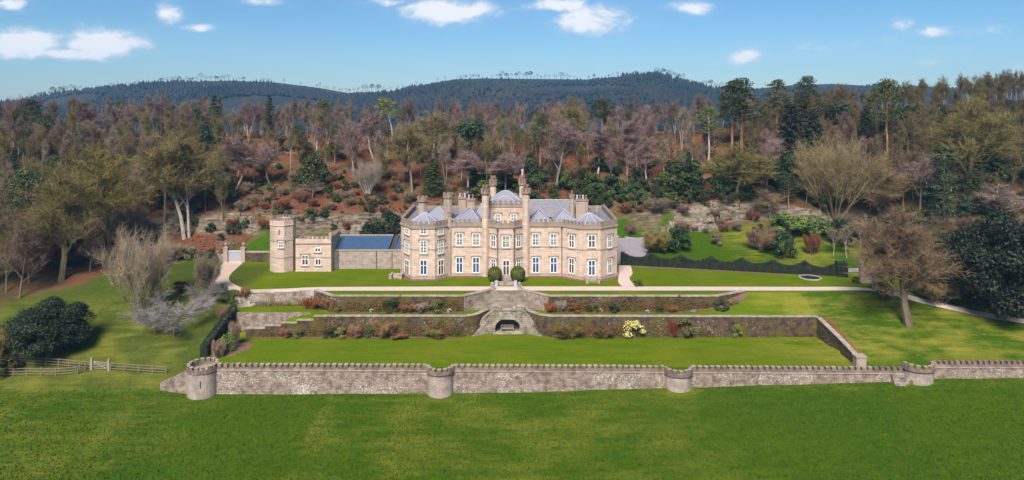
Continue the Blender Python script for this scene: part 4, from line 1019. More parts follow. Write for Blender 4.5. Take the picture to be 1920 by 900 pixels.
def conifer(seed, h=14, w=2.6, tiers=15, dens=70, s=.17, broad=.7, bottom=.12, gap=0):
    rg = random.Random(seed); mc, mt = MB(), MB(); mt.tube((0,0,-.3),(0,0,h*.95),.28,.04,6)
    for k in range(tiers):
        t = k/tiers; z = h*(bottom+(1-bottom)*t); r = w*(1-t)**broad+.25
        nb = max(3, int(7*(1-t)+3))
        for b in range(nb):
            a = b*6.28/nb+k*.7+rg.uniform(-.25,.25); rr = r*rg.uniform(.7,1.12)
            if gap and rg.random() < gap: continue
            mt.tube((0,0,z),(rr*.8*math.cos(a),rr*.8*math.sin(a),z-rr*.12),.05,.015,3)
            for j in range(3):
                f = .35+.3*j; leafball(mc, rg, (rr*f*math.cos(a), rr*f*math.sin(a), z-rr*f*.18), rr*.26+.15, rr*.26+.15, .22+.1*rr*.3, int(dens/nb*1.2), s, .7)
    return mt, mc
def pine(seed, h=15, crown=.45, w=3.2, pads=28, leaves=120, lean=.04, s=.16, curve=.0, limbs=True):
    rg = random.Random(seed); mc, mt = MB(), MB(); q = Vector((0,0,-.3)); pts = [q]
    for k in range(8):
        t = (k+1)/8; p = Vector((lean*h*t+curve*math.sin(t*4.5), rg.uniform(-.12,.12)+.3*lean*h*t, h*.95*t)); mt.tube(q, p, .30*(1-.8*(t-.125)), .30*(1-.8*t)+.02, 6); q = p; pts.append(p)
    for k in range(pads):
        t = crown+(1-crown)*(k+.5)/pads; b = pts[min(7,int(t*8))].lerp(pts[min(8,int(t*8)+1)], t*8-int(t*8) if t < 1 else 0)
        sh = math.sin(min(1,(t-crown)/(1-crown)*.82+.22)*math.pi)**.6; a = k*2.4+rg.uniform(-.5,.5); r = w*sh*rg.uniform(.35,1.0)
        c = b+Vector((r*math.cos(a), r*math.sin(a), r*.22)); mt.tube(b, c, .08, .03, 4)
        l = rg.uniform(.75,1.35)*w/3.2; leafball(mc, rg, c, l*1.25, l*1.25, l*.5, leaves, s, .5, .5)
    for k in range(4 if limbs else 0):
        t = crown*rg.uniform(.6,.98); b = pts[int(t*8)]; a = rg.uniform(0,6.28); mt.tube(b, b+Vector((1.1*math.cos(a),1.1*math.sin(a),.25)), .04, .015, 3)
    return mt, mc
PROTO = {}
EVER = ('yew','holm','laurel','shrub','fir','cedar','pine')
def proto(kind):
    if kind in PROTO: return PROTO[kind]
    sd_ = sum(map(ord, kind))
    G = {
     'oak_a': lambda: bare(1, L=8, r=.42, kids=(10,7,5), tw=10),
     'oak_b': lambda: bare(2, L=7, r=.36, kids=(9,7,5), ang=(1.05,.8,.75), tw=10),
     'oak_c': lambda: bare(3, L=9, r=.34, kids=(10,6,5), ang=(.75,.7,.7), start=.35, tw=10),
     'oak_big': lambda: bare(15, L=8.5, r=.5, rr=(.48,.5,.5), kids=(12,9,7), ang=(.85,.75,.7), start=.28, tw=11, twl=.85, tww=.018, ratio=(.5,.5,.55)),
     'slim_a': lambda: bare(16, L=12, r=.26, kids=(12,5,4), ang=(.6,.6,.65), start=.5, up=.25, ratio=(.24,.55,.55), tw=12, twl=.9, tww=.024, shape=lambda t: 1.2-.6*t, trunkwob=.25),
     'slim_b': lambda: bare(17, L=11, r=.26, kids=(11,5,4), ang=(.75,.7,.65), start=.55, up=.2, ratio=(.28,.55,.55), tw=12, twl=.9, tww=.024, shape=lambda t: 1.1-.4*t, trunkwob=.6),
     'slim_c': lambda: bare(18, L=10, r=.24, kids=(8,6,4), ang=(.45,.6,.6), start=.42, up=.35, ratio=(.42,.5,.55), tw=12, twl=.9, tww=.024, stems=2, fan=.16),
     'ash_a': lambda: bare(4, L=10, r=.28, kids=(9,6,5), ang=(.6,.6,.65), start=.45, up=.3, ratio=(.42,.5,.5), tw=10, twl=1.0),
     'ash_b': lambda: bare(5, L=10, r=.26, kids=(8,6,5), ang=(.7,.65,.6), start=.4, up=.25, ratio=(.4,.5,.5), tw=10),
     'birch_a': lambda: bare(6, L=11, r=.21, kids=(13,5,4), ang=(.55,.6,.6), start=.35, up=.22, ratio=(.27,.5,.55), tw=10, twl=1.0, tww=.028, shape=lambda t: 1.25-.75*t, trunk_lvls=1),
     'birch_b': lambda: bare(8, L=11, r=.2, kids=(12,5,4), ang=(.6,.6,.6), start=.42, up=.2, ratio=(.28,.5,.55), tw=10, twl=1.0, tww=.028, shape=lambda t: 1.2-.6*t, trunkwob=.7),
     'birch_c': lambda: bare(9, L=9, r=.19, kids=(9,5,4), ang=(.6,.6,.6), start=.3, up=.2, ratio=(.36,.5,.55), tw=10, tww=.028, stems=2, fan=.25),
     'fan': lambda: bare(10, L=4.6, r=.15, kids=(7,5,4), ang=(.4,.5,.55), start=.25, up=.25, ratio=(.6,.55,.5), tw=13, twl=1.0, tww=.013, stems=9, fan=.75),
     'fan_open': lambda: bare(19, L=4.6, r=.2, kids=(7,5,4), ang=(.45,.55,.55), start=.25, up=.22, ratio=(.6,.55,.5), tw=6, twl=1.0, tww=.013, stems=9, fan=.8),
     'twiggy': lambda: bare(11, L=3.6, r=.1, kids=(6,5,4), ang=(.5,.6,.6), start=.15, up=.2, ratio=(.6,.55,.5), tw=13, twl=.9, tww=.02, stems=10, fan=.85),
     'spread': lambda: bare(12, L=2.0, r=.3, kids=(9,7,5), ang=(1.35,.6,.65), start=.55, up=.02, flat=.55, ratio=(1.7,.5,.5), tw=14, twl=.9, tww=.014, shape=lambda t: 1, leader=False, trunk_lvls=1),
     'umbrella': lambda: bare(13, L=7, r=.22, kids=(9,6,5), ang=(1.0,.7,.6), start=.68, up=.05, ratio=(.42,.5,.5), tw=13, tww=.03, trunk_lvls=1),
     'sapling': lambda: bare(14, L=4, r=.07, kids=(8,4), levels=2, ang=(.6,.6), start=.4, ratio=(.33,.5), rr=(.5,.5), tw=14, twl=.6, tww=.018),
     'pine_a': lambda: pine(21), 'pine_b': lambda: pine(22, crown=.55, w=3.6, lean=.02, curve=.2), 'pine_c': lambda: pine(23, crown=.3, w=3.8, pads=34, lean=-.03),
     'pine_twist': lambda: pine(24, h=13, crown=.62, w=3.4, pads=20, lean=-.12, curve=.7),
     'fir_a': lambda: conifer(31, dens=130), 'fir_b': lambda: conifer(32, w=3.4, broad=.6, tiers=17, dens=210), 'cedar': lambda: conifer(33, h=12, w=4.2, tiers=8, dens=190, broad=.55, gap=.15),
     'yew_a': lambda: ever_round(41), 'yew_b': lambda: ever_round(42, 22, 160), 'holm': lambda: ever_round(43, 62, 560, .08, -.82, .95),
     'laurel_a': lambda: ever_round(44, 18, 120, .22), 'laurel_b': lambda: ever_round(45, 15, 120, .24),
     'shrub_a': lambda: ever_round(46, 14, 90, .26), 'shrub_b': lambda: ever_round(47, 11, 90, .28),
    }
    mt, mc = G[kind]()
    zs = [p[2] for p in mc.v]; xs = [abs(p[0]) for p in mc.v]; h = np.percentile(zs, 99); w_ = np.percentile(xs, 99.3 if kind.startswith(EVER) else 97)
    def mesh(m, nm):
        me_ = bpy.data.meshes.new(nm); me_.from_pydata([tuple(v) for v in m.v], [], m.f); me_.update(); return me_
    PROTO[kind] = (mesh(mt, kind+'_trunk'), mesh(mc, kind+'_crown'), h, w_)
    return PROTO[kind]
def tree(kind, x, y, z, h, wd=None, crown=(.1,.1,.1), bark=(.2,.17,.14), name='bare_tree', label=None, cat='tree', group=None, rz=None, mat=None, lean=0):
    mt, mc, ph, pw = proto(kind); ev = kind.startswith(EVER)
    t = bpy.data.objects.new(name, None); COL.objects.link(t); t.empty_display_size = .3
    t.location = (x, y, z); sz = h/ph; sx = (wd/2/pw if wd else sz*random.uniform(.9,1.1))
    t.scale = (sx, sx, sz); t.rotation_euler = (0, lean, random.uniform(0,6.28) if rz is None else rz)
    for me_, nm, c, mm in ((mt,'trunk',bark,'bark'),(mc,'crown',crown,mat or ('leaf' if ev else 'twig'))):
        if len(me_.materials) == 0: me_.materials.append(M[mm])
        o = bpy.data.objects.new(nm if cat != 'shrub' or nm == 'crown' else 'stem', me_); COL.objects.link(o); o.parent = t
        if cat == 'shrub' and nm == 'crown': o.name = 'foliage'
        o.material_slots[0].link = 'OBJECT'; o.material_slots[0].material = M[mm]
        k = random.uniform(.88,1.12); o.color = (c[0]*k, c[1]*k, c[2]*k, 1)
    return tag(t, label, cat, group)
def ptree(kind, px, pyb, pyt, wpx=None, **kw):
    """a tree standing where the sight line through its foot meets the ground, as tall as it shows there"""
    x, y, z = hit(px, pyb); return tree(kind, x, y, z, (pyb-pyt)*y/F, wpx*y/F if wpx else None, **kw)
# real twig and leaf colours
OLIVE, TAN, PURPLE, PINK, GREYT, BROWN = (.165,.130,.050), (.24,.185,.125), (.16,.105,.110), (.25,.165,.15), (.30,.255,.23), (.15,.10,.07)
DKGREEN, MIDGREEN, YGREEN, BLUEG, PINEG = (.028,.042,.010), (.055,.085,.011), (.12,.13,.018), (.030,.050,.026), (.050,.066,.018)
WHITEB, GREYB, BROWNB, PINEB, OLIVEB = (.42,.36,.30), (.25,.20,.155), (.17,.125,.09), (.30,.165,.09), (.17,.14,.07)

# ---- trees one can pick out
T = [
 # kind, column, foot row, top row, width, crown, bark, name, label
 ('oak_big',115,527,320,130,OLIVE,OLIVEB,'bare_tree','big olive bare oak with a thick mossy trunk at the left lawn edge'),
 ('pine_b',47,497,318,90,PINEG,PINEB,'pine_tree','tall pine with a long bare orange trunk at the far left edge of the wood'),
 ('fan_open',265,602,436,104,(.31,.235,.165),OLIVEB,'bare_tree','bare pinkish grey fan shaped tree with many stems on the left lawn'),
 ('twiggy',386,554,482,44,TAN,OLIVEB,'bare_tree','brown twiggy bushy tree beside the bend of the drive'),
 ('spread',326,632,556,118,(.235,.205,.20),OLIVEB,'bare_tree','low silver grey bare tree with flat spreading branches on the left lawn'),
 ('spread',388,572,532,62,(.22,.19,.185),GREYB,'bare_tree','smaller silver grey spreading tree tucked under the drive wall'),
 ('oak_c',206,484,285,135,(.20,.155,.04),OLIVEB,'bare_tree','tall yellowish bare tree behind the left lawn with a pale straight trunk'),
 ('ash_a',346,448,262,85,OLIVE,WHITEB,'bare_tree','left one of a pair of slim pale trunks left of the drive gate'),
 ('ash_b',355,446,268,80,OLIVE,WHITEB,'bare_tree','right one of a pair of slim pale trunks left of the drive gate'),
 ('ash_a',309,418,270,55,OLIVE,GREYB,'bare_tree','slim bare tree above the rock ledge, left of the pale trunk pair'),
 ('fir_a',401,285,180,34,BLUEG,BROWNB,'conifer_tree','slim dark blue green conifer on the crest above the left rocks'),
 ('laurel_a',391,285,246,42,MIDGREEN,BROWNB,'evergreen_tree','bright green rounded evergreen in front of the slim dark conifer'),
 ('pine_c',62,262,188,52,DKGREEN,PINEB,'pine_tree','broad dark green pine on the crest near the left edge'),
 ('birch_a',168,278,204,55,PURPLE,WHITEB,'birch_tree','white trunked birch with purple twigs on the left crest'),
 ('birch_b',441,358,258,62,PINK,WHITEB,'birch_tree','pale pink birch standing in red bracken above the drive gate'),
 ('birch_c',466,266,196,55,PURPLE,WHITEB,'birch_tree','forked birch with a bright white leaning trunk on the left crest'),
 ('birch_b',508,350,270,48,PINK,GREYB,'birch_tree','small pale birch left of the dark round evergreen in the bracken'),
 ('laurel_a',588,358,286,60,DKGREEN,BROWNB,'evergreen_tree','dark rounded evergreen tree standing alone in the red bracken'),
 ('birch_a',602,256,190,45,PURPLE,WHITEB,'birch_tree','straight white birch on the crest right of the hill bench'),
 ('oak_c',663,330,228,58,PINK,WHITEB,'bare_tree','leaning pale bare tree in the middle of the slope left of the house'),
 ('fan_open',690,366,300,54,(.33,.25,.20),WHITEB,'bare_tree','pale twiggy many stemmed tree low on the bracken slope left of the house'),
 ('pine_twist',734,278,184,66,YGREEN,WHITEB,'pine_tree','yellow green pine with a twisting bare trunk on the crest'),
 ('yew_b',886,306,226,78,(.030,.055,.018),BROWNB,'evergreen_tree','large dark evergreen standing above the house\'s left chimneys'),
 ('birch_b',700,298,214,44,PINK,WHITEB,'birch_tree','slender white birch below the twisting yellow green pine'),
 ('ash_b',773,360,240,68,OLIVE,GREYB,'bare_tree','tall pale trunked tree behind the left end of the house'),
 ('fir_b',812,368,298,44,PINEG,BROWNB,'conifer_tree','ivy green conical tree just behind the left bay of the house'),
 ('umbrella',877,362,288,60,PINK,WHITEB,'bare_tree','umbrella shaped brown tree with twin pale stems behind the turret'),
 ('umbrella',948,368,292,62,PINK,GREYB,'bare_tree','flat topped brown tree standing behind the central turrets'),
 ('oak_b',808,312,212,100,(.20,.155,.075),GREYB,'bare_tree','broad olive brown bare tree with twisted limbs above the left chimneys'),
 ('pine_b',1128,268,186,52,DKGREEN,BROWNB,'pine_tree','dark flat crowned pine on the crest right of the house roof'),
 ('ash_a',1042,362,225,60,PINK,GREYB,'bare_tree','tall straight pale tree behind the right roof of the house'),
 ('ash_b',1083,305,186,50,OLIVE,OLIVEB,'bare_tree','olive ivy stemmed tree with an upright crown behind the right roof'),
 ('birch_b',1120,335,240,50,PINK,WHITEB,'birch_tree','pale birch among the green laurels behind the right bay'),
 ('birch_a',1176,328,230,52,PINK,WHITEB,'birch_tree','birch with a leaning foot in red bracken right of the house'),
 ('birch_c',1197,326,215,62,PINK,WHITEB,'birch_tree','forked white birch in red bracken right of the house'),
 ('birch_a',1214,348,258,40,PINK,WHITEB,'birch_tree','small low birch at the foot of the bracken right of the house'),
 ('pine_b',1328,316,200,48,(.075,.10,.03),WHITEB,'ivy_clad_tree','white trunked tree with a green ivy covered crown on the right slope'),
 ('pine_a',1372,290,152,75,DKGREEN,PINEB,'pine_tree','left of the two tall dark pines rising above the skyline right of the hill'),
 ('pine_c',1392,288,148,85,DKGREEN,PINEB,'pine_tree','right of the two tall dark pines rising above the skyline right of the hill'),
 ('birch_c',1437,352,262,70,PINK,WHITEB,'birch_tree','white branched birch with a rosy crown beside the dark conifers'),
 ('oak_b',1381,372,272,112,(.18,.15,.05),OLIVEB,'bare_tree','olive flat topped bare tree above the right rock face'),
 ('laurel_b',1283,368,304,70,DKGREEN,BROWNB,'evergreen_tree','broad dark evergreen above the right rock face'),
 ('fir_b',1482,348,198,66,(.010,.017,.009),BROWNB,'conifer_tree','very dark tall conifer left of the big twiggy yellow tree'),
 ('fir_b',1522,345,210,60,(.018,.026,.010),BROWNB,'conifer_tree','dark olive conifer right beside the very dark one'),
 ('pine_a',1456,262,150,62,PINEG,PINEB,'pine_tree','open crowned pine on the right skyline, left of a denser one'),
 ('pine_c',1515,268,144,62,DKGREEN,PINEB,'pine_tree','dense dark pine on the right skyline, tallest of its row'),
 ('fan_open',1565,412,262,128,(.27,.20,.10),OLIVEB,'bare_tree','huge yellowish bare tree of fanning stems right of the hedge lawn'),
 ('pine_b',1661,330,150,66,PINEG,PINEB,'pine_tree','tall pine with a bright orange trunk in the right wood'),
 ('cedar',1770,410,276,88,(.035,.060,.022),BROWNB,'conifer_tree','dark layered conifer with drooping green boughs in the right wood'),
 ('oak_big',1812,372,190,150,(.17,.14,.045),OLIVEB,'bare_tree','great olive bare tree with forking limbs in the right wood'),
 ('oak_big',1704,612,398,166,(.21,.135,.08),BROWNB,'bare_tree','big bare brown tree standing alone on the lawn right of the path'),
 ('holm',1876,596,408,190,(.012,.020,.008),BROWNB,'evergreen_tree','huge very dark evergreen tree at the right edge beyond the path'),
 ('holm',92,668,566,132,(.017,.028,.010),BROWNB,'evergreen_tree','large dark dense evergreen tree behind the left timber fence'),
 ('sapling',1562,480,428,26,TAN,WHITEB,'young_tree','leftmost of three pale saplings on the grass bank behind the hedge'),
 ('sapling',1588,484,420,30,TAN,WHITEB,'young_tree','middle of three pale saplings on the grass bank behind the hedge'),
 ('sapling',1612,474,414,30,TAN,WHITEB,'young_tree','rightmost of three pale saplings on the grass bank behind the hedge'),
 ('twiggy',1716,492,425,60,BROWN,BROWNB,'bare_tree','brown twiggy tree behind the lone lawn tree on the right'),
 ('oak_b',1650,420,300,90,(.17,.12,.06),BROWNB,'bare_tree','brown bare tree between the yellow fan tree and the layered conifer'),
 ('oak_c',1725,392,290,70,(.27,.18,.15),GREYB,'bare_tree','pinkish bare tree just left of the layered conifer'),
 ('oak_b',1880,420,350,90,(.26,.19,.15),WHITEB,'bare_tree','pale branched bare tree above the huge dark evergreen at the right'),
 ('fir_a',26,350,278,30,BLUEG,BROWNB,'conifer_tree','small blue green spruce in the left wood'),
 ('pine_c',105,372,292,60,PINEG,PINEB,'pine_tree','mid green bushy pine in the left wood'),
 ('yew_a',160,372,308,70,BLUEG,BROWNB,'evergreen_tree','dark blue green evergreen in the left wood before the yellowish tree'),
 ('pine_a',1012,330,216,58,PINEG,PINEB,'pine_tree','grey green pine behind the right turret of the house'),
 ('fir_a',505,255,180,26,DKGREEN,BROWNB,'conifer_tree','dark upright conifer just right of the hill bench'),
 ('oak_b',585,372,338,44,TAN,GREYB,'bare_tree','small bare tree in front of the dark round evergreen'),
 ('twiggy',496,430,408,36,(.30,.14,.06),BROWNB,'bare_tree','small orange brown tree above the drive gate'),
 ('twiggy',1230,405,375,44,TAN,OLIVEB,'bare_tree','small bare bush tree on top of the right rock face'),
 ('oak_c',1445,418,352,60,(.25,.19,.11),OLIVEB,'bare_tree','pale bare tree above the bright green rhododendrons'),
]
for (kd, px, pb, pt, wd, cr, bk, nm, lb) in T: ptree(kd, px, pb, pt, wd, crown=cr, bark=bk, name=nm, label=lb, rz=.3 if kd.startswith('pine') else None)

# ---- shrubs one can pick out: kind, column, foot row, top row, width, colour, name, label
S = [
 ('laurel_a',1268,472,424,60,(.030,.055,.018),'evergreen_shrub','dark green shrub beside the courtyard, behind the hedge'),
 ('twiggy',1232,473,438,56,(.28,.21,.07),'bare_shrub','yellow twigged bare shrub left of the dark green one by the courtyard'),
 ('shrub_a',1470,486,436,48,(.022,.042,.014),'evergreen_shrub','dark evergreen shrub lowest of the group on the bank'),
 ('laurel_b',1482,442,400,66,(.11,.17,.03),'rhododendron_bush','bright yellow green rhododendron on the bank'),
 ('laurel_a',1536,448,406,64,(.075,.12,.028),'rhododendron_bush','mid green rhododendron right of the bright yellow green one'),
 ('twiggy',1432,470,432,58,(.24,.15,.09),'bare_shrub','russet bare shrub on the bank left of the dark evergreen'),
 ('shrub_b',1345,460,438,26,(.20,.13,.10),'bare_shrub','small pinkish shrub alone on the grass bank'),
 ('shrub_a',1580,462,412,50,(.022,.038,.014),'evergreen_shrub','dark evergreen behind the leftmost sapling'),
 ('shrub_b',1630,455,410,52,(.025,.042,.015),'evergreen_shrub','dark evergreen behind the rightmost sapling'),
 ('twiggy',1524,478,440,30,(.22,.09,.04),'bare_shrub','rust brown shrub on the bank between the rhododendrons and the saplings'),
 ('shrub_a',1197,537,524,20,MIDGREEN,'evergreen_shrub','green shrub at the corner of the side path and the right lawn'),
 ('twiggy',1288,499,488,26,(.42,.24,.17),'dry_flower_clump','clump of pale dead flower heads before the hedge'),
 ('shrub_b',1172,494,480,16,(.20,.075,.04),'bare_shrub','rust shrub in the bed at the left end of the hedge'),
 ('shrub_b',1196,495,482,18,(.055,.075,.025),'evergreen_shrub','low green shrub in the bed before the hedge near the house'),
 ('shrub_a',1228,497,484,18,(.030,.050,.018),'evergreen_shrub','dark low shrub in the bed before the hedge'),
 ('shrub_b',1258,498,484,16,(.24,.055,.03),'bare_shrub','bright rust red shrub in the bed before the hedge'),
 ('shrub_a',426,660,626,34,(.08,.12,.02),'evergreen_shrub','yellow green shrub in the bed beside the left hedge'),
 ('twiggy',440,648,606,22,(.32,.22,.15),'bare_shrub','upright pale bare shrub behind the yellow green one in the left bed'),
 ('twiggy',410,672,640,26,(.30,.2,.14),'bare_shrub','pale dry stems in the left bed near the round tower'),
 ('shrub_a',428,566,546,44,(.055,.075,.016),'evergreen_shrub','olive green shrub at the foot of the drive corner'),
 ('shrub_b',414,556,540,30,(.03,.05,.018),'evergreen_shrub','dark shrub at the drive corner beside the silver tree'),
 ('twiggy',459,572,551,24,(.30,.17,.07),'bare_shrub','tan shrub at the left end of the empty brown bed'),
 ('twiggy',418,604,578,30,(.30,.19,.12),'bare_shrub','tan dry shrub outside the curved wall of the empty bed'),
 ('shrub_a',340,545,527,30,(.10,.030,.030),'copper_shrub','dark purple round shrub on the left lawn beside the drive'),
 ('shrub_a',357,486,462,32,(.16,.17,.09),'variegated_shrub','grey green variegated shrub left of the drive gate'),
 ('twiggy',318,490,458,50,TAN,'bare_shrub','tan bare shrub left of the grey green variegated one'),
 ('twiggy',288,496,470,50,(.24,.075,.05),'bare_shrub','reddish bare shrub behind the pinkish fan tree'),
 ('shrub_b',394,485,468,26,DKGREEN,'evergreen_shrub','dark shrub just left of the drive gate pier'),
 ('shrub_a',437,440,420,34,DKGREEN,'evergreen_shrub','dark green shrub on the rocks above the drive gate'),
 ('shrub_b',462,426,412,14,DKGREEN,'evergreen_shrub','small dark shrub on the rocks right of the larger dark one'),
 ('shrub_a',345,420,396,20,DKGREEN,'evergreen_shrub','dark upright shrub on the ledge beside the pale trunk pair'),
 ('twiggy',8,690,620,50,(.26,.19,.05),'bare_shrub','yellowish twiggy shrub at the left picture edge by the fence'),
 ('shrub_a',14,700,668,60,(.05,.05,.02),'evergreen_shrub','dark scrub at the left edge where the fences start'),
 ('laurel_a',708,450,412,70,(.018,.032,.012),'evergreen_shrub','dark evergreen shrub behind the blue roof near the house'),
 ('shrub_a',738,446,396,50,(.022,.036,.014),'evergreen_shrub','taller dark evergreen against the left corner of the house'),
 ('shrub_b',634,448,436,18,DKGREEN,'evergreen_shrub','small dark shrub behind the left end of the blue roof'),
 ('shrub_b',1655,560,530,44,(.20,.13,.06),'bare_shrub','brown shrub beside the curved stone screen'),
 ('twiggy',1765,572,530,70,(.24,.17,.08),'bare_shrub','tawny bare shrub beside the far path under the right trees'),
 ('laurel_b',1740,545,480,80,(.035,.050,.018),'evergreen_shrub','dull green shrub between the lone lawn tree and the dark evergreen'),
 ('shrub_a',1605,531,520,16,DKGREEN,'evergreen_shrub','small dark shrub beside the curved stone screen on the lawn'),
]
for (kd, px, pb, pt, wd, cr, nm, lb) in S:
    ptree(kd, px, pb, pt, wd, crown=cr, bark=BROWNB, name=nm, label=lb, cat='shrub', mat=None if max(cr) == cr[1] and cr[1] > cr[0]*1.02 else ('dry' if not kd.startswith('twiggy') else None))
# terrace border planting and climbers against the walls
def border(kd, px, Y, z, hpx, wpx, cr, nm, lb, dz=0, group=None):
    h = hpx*Y/F; return tree(kd, pxy(px,Y)[0], Y, z, h, wpx*Y/F, crown=cr, bark=BROWNB, name=nm, label=lb, cat='shrub', mat='dry' if not (cr[1] > cr[0]) and not kd.startswith('twiggy') else None, group=group)
YU, YL = 114.5, 110.5
for a in [
 ('shrub_a',734,YU,ZM,27,34,DKGREEN,'evergreen_shrub','darkest evergreen shrub against the left upper terrace wall'),
 ('shrub_b',818,YU,ZM,24,34,(.11,.12,.03),'climbing_shrub','olive climber on the upper terrace wall left of the stairs'),
 ('twiggy',790,YU,ZM,19,30,(.34,.24,.20),'bare_shrub','pinkish bare shrub against the left upper terrace wall'),
 ('twiggy',765,YU,ZM,15,30,(.27,.12,.06),'bare_shrub','rusty low shrub right of the darkest evergreen'),
 ('shrub_b',697,YU,ZM,7,10,(.42,.44,.40),'silver_plant','silver white cushion plant below the left upper wall, left of the dark evergreen'),
 ('shrub_b',843,YU,ZM,7,12,(.42,.44,.38),'silver_plant','silver white cushion plant near the foot of the upper stairs'),
 ('shrub_b',758,YU,ZM,5,10,(.36,.38,.34),'silver_plant','small silver cushion plant between the dark evergreen and the stairs'),
 ('shrub_b',634,YU,ZM,8,14,(.11,.12,.03),'low_plant','low olive plant at the left end of the upper border'),
 ('twiggy',612,116.0,ZM,24,26,(.32,.17,.09),'bare_shrub','tan shrub at the angled left end of the upper wall'),
 ('twiggy',585,115.8,ZM,22,30,(.30,.11,.05),'bare_shrub','rusty shrub beside the angled left end of the upper wall'),
 ('twiggy',1032,YU,ZM,17,22,(.36,.12,.05),'bare_shrub','orange rust shrub right of the upper stairs'),
 ('twiggy',1053,YU,ZM,22,22,(.36,.29,.24),'bare_shrub','pale grey twiggy shrub right of the orange rust one'),
 ('shrub_b',1078,YU,ZM,18,26,(.19,.085,.04),'climbing_shrub','brown climber on the right upper wall near the stairs'),
 ('shrub_b',1117,YU,ZM,15,14,MIDGREEN,'evergreen_shrub','fresh green shrub on the right upper terrace border'),
 ('shrub_a',1104,YU,ZM,13,14,DKGREEN,'evergreen_shrub','small dark shrub left of the fresh green one on the upper border'),
 ('shrub_b',1126,YU,ZM,7,10,(.38,.40,.35),'silver_plant','silver plant right of the fresh green shrub'),
 ('shrub_a',1151,YU,ZM,15,24,(.025,.045,.022),'evergreen_shrub','round dark blue green shrub on the right upper border'),
 ('shrub_a',1237,YU,ZM,12,16,(.03,.055,.018),'evergreen_shrub','small dark green shrub in the middle of the right upper border'),
 ('shrub_b',1214,YU,ZM,5,10,(.45,.40,.42),'silver_plant','tiny pinkish white plant left of the small dark green shrub'),
 ('twiggy',1262,YU,ZM,12,20,(.30,.15,.08),'bare_shrub','brown low shrub right of the small dark green one'),
 ('laurel_b',1352,114.3,-2.2,18,28,(.035,.06,.02),'evergreen_shrub','rounded green shrub near the right end of the upper wall'),
 ('shrub_b',1300,YU,ZM,5,12,(.36,.36,.30),'silver_plant','pale low plant towards the right end of the upper border'),
 ('twiggy',1375,115.4,-1.9,16,26,(.26,.19,.10),'bare_shrub','dry shrub against the angled right end of the upper wall'),
 ('shrub_a',617,YL,ZL,18,26,DKGREEN,'evergreen_shrub','dark green shrub against the left lower terrace wall'),
 ('twiggy',667,YL,ZL,25,32,(.40,.21,.13),'bare_shrub','pinkish tan shrub against the left lower terrace wall'),
 ('shrub_b',698,YL,ZL,20,26,(.06,.085,.02),'evergreen_shrub','green shrub right of the pinkish tan one on the lower wall'),
 ('twiggy',720,YL,ZL,32,40,(.29,.17,.08),'climbing_shrub','tall tan climber on the left lower wall'),
 ('shrub_b',640,YL,ZL,20,26,(.17,.16,.06),'climbing_shrub','olive tan climber between the dark shrub and the pinkish tan one'),
 ('twiggy',535,YL,ZL,18,24,(.29,.15,.08),'bare_shrub','brown shrub below the stepped end of the lower wall'),
 ('shrub_b',562,YL,ZL,16,24,(.10,.10,.03),'low_plant','olive shrub below the stepped end of the lower wall'),
 ('twiggy',815,YL,ZL,18,40,(.26,.20,.06),'low_plant','yellow brown low growth on the lower wall left of the grotto'),
 ('twiggy',748,YL,ZL,10,36,(.30,.13,.07),'low_plant','rusty low growth along the foot of the left lower wall'),
 ('shrub_b',1190,YL,ZL,32,46,(.50,.45,.16),'climbing_shrub','pale yellow variegated climber on the right lower wall'),
 ('shrub_b',1283,YL,ZL,36,42,(.105,.10,.03),'climbing_shrub','square olive green climber on the right lower wall'),
 ('twiggy',1262,YL,ZL,34,20,(.20,.06,.03),'climbing_shrub','rust brown climber left of the square olive one'),
 ('shrub_b',1383,YL-.2,ZL,26,20,(.15,.19,.03),'climbing_shrub','yellow green climber on the right lower wall towards its end'),
 ('twiggy',1062,YL,ZL,28,52,(.20,.15,.05),'climbing_shrub','brown olive climber right of the grotto'),
 ('twiggy',1130,YL,ZL,20,36,(.17,.12,.05),'climbing_shrub','dull brown climber between the grotto and the pale yellow one'),
]: border(*a)
# mossy growth rambling along the terrace walls
def growth(label, x0, x1, yw, z0, n, seed, tall):
    rg = random.Random(seed); m = MB()
    for k in range(n):
        cx = rg.uniform(x0,x1); w_ = rg.uniform(.3,1.5); h = rg.uniform(.25,1)**1.6*tall; low = rg.choice((0,0,0,rg.uniform(0,tall*.6)))
        for j in range(int(26+55*w_*h)):
            x = cx+rg.gauss(0,.5)*w_; z = z0+low+h*rg.random()**1.3; y = yw-.34-abs(rg.gauss(0,.24))*(1.4-h/tall*.7)
            b = Vector((x,y,z)); s = rg.uniform(.07,.19); m.add([b+Vector((rg.uniform(-s,s),rg.uniform(-s,s)*.6,rg.uniform(-s,s))) for _ in range(3)], [(0,1,2)])
    tag(m.build('wall_growth', M['growth']), label, kind='stuff')
def growth_mat():
    m, N, L, b = new_mat('mossy_wall_growth', 1, .05); p = pos(N); n = noise(N, L, .55, 5, p)
    r = N.new('ShaderNodeValToRGB'); L.new(n, r.inputs[0]); e = r.color_ramp.elements; e[0].position = .3; e[0].color = (.035,.05,.012,1); e[1].position = .72; e[1].color = (.30,.20,.12,1)
    for q, c in ((.42,(.10,.10,.022,1)),(.5,(.14,.085,.035,1)),(.58,(.20,.085,.035,1)),(.65,(.16,.13,.035,1))): x = e.new(q); x.color = c
    L.new(r.outputs[0], b.inputs['Base Color']); return m
M['growth'] = growth_mat()
growth('mossy brown growth along the left upper terrace wall', -30.5, -8.5, 115.3, ZM, 120, 1, 2.2)
growth('mossy brown growth along the right upper terrace wall', 6.5, 34.5, 115.3, ZM, 140, 2, 2.2)
growth('mossy brown growth along the left lower terrace wall', -33, -8, 111.3, ZL, 115, 3, 2.6)
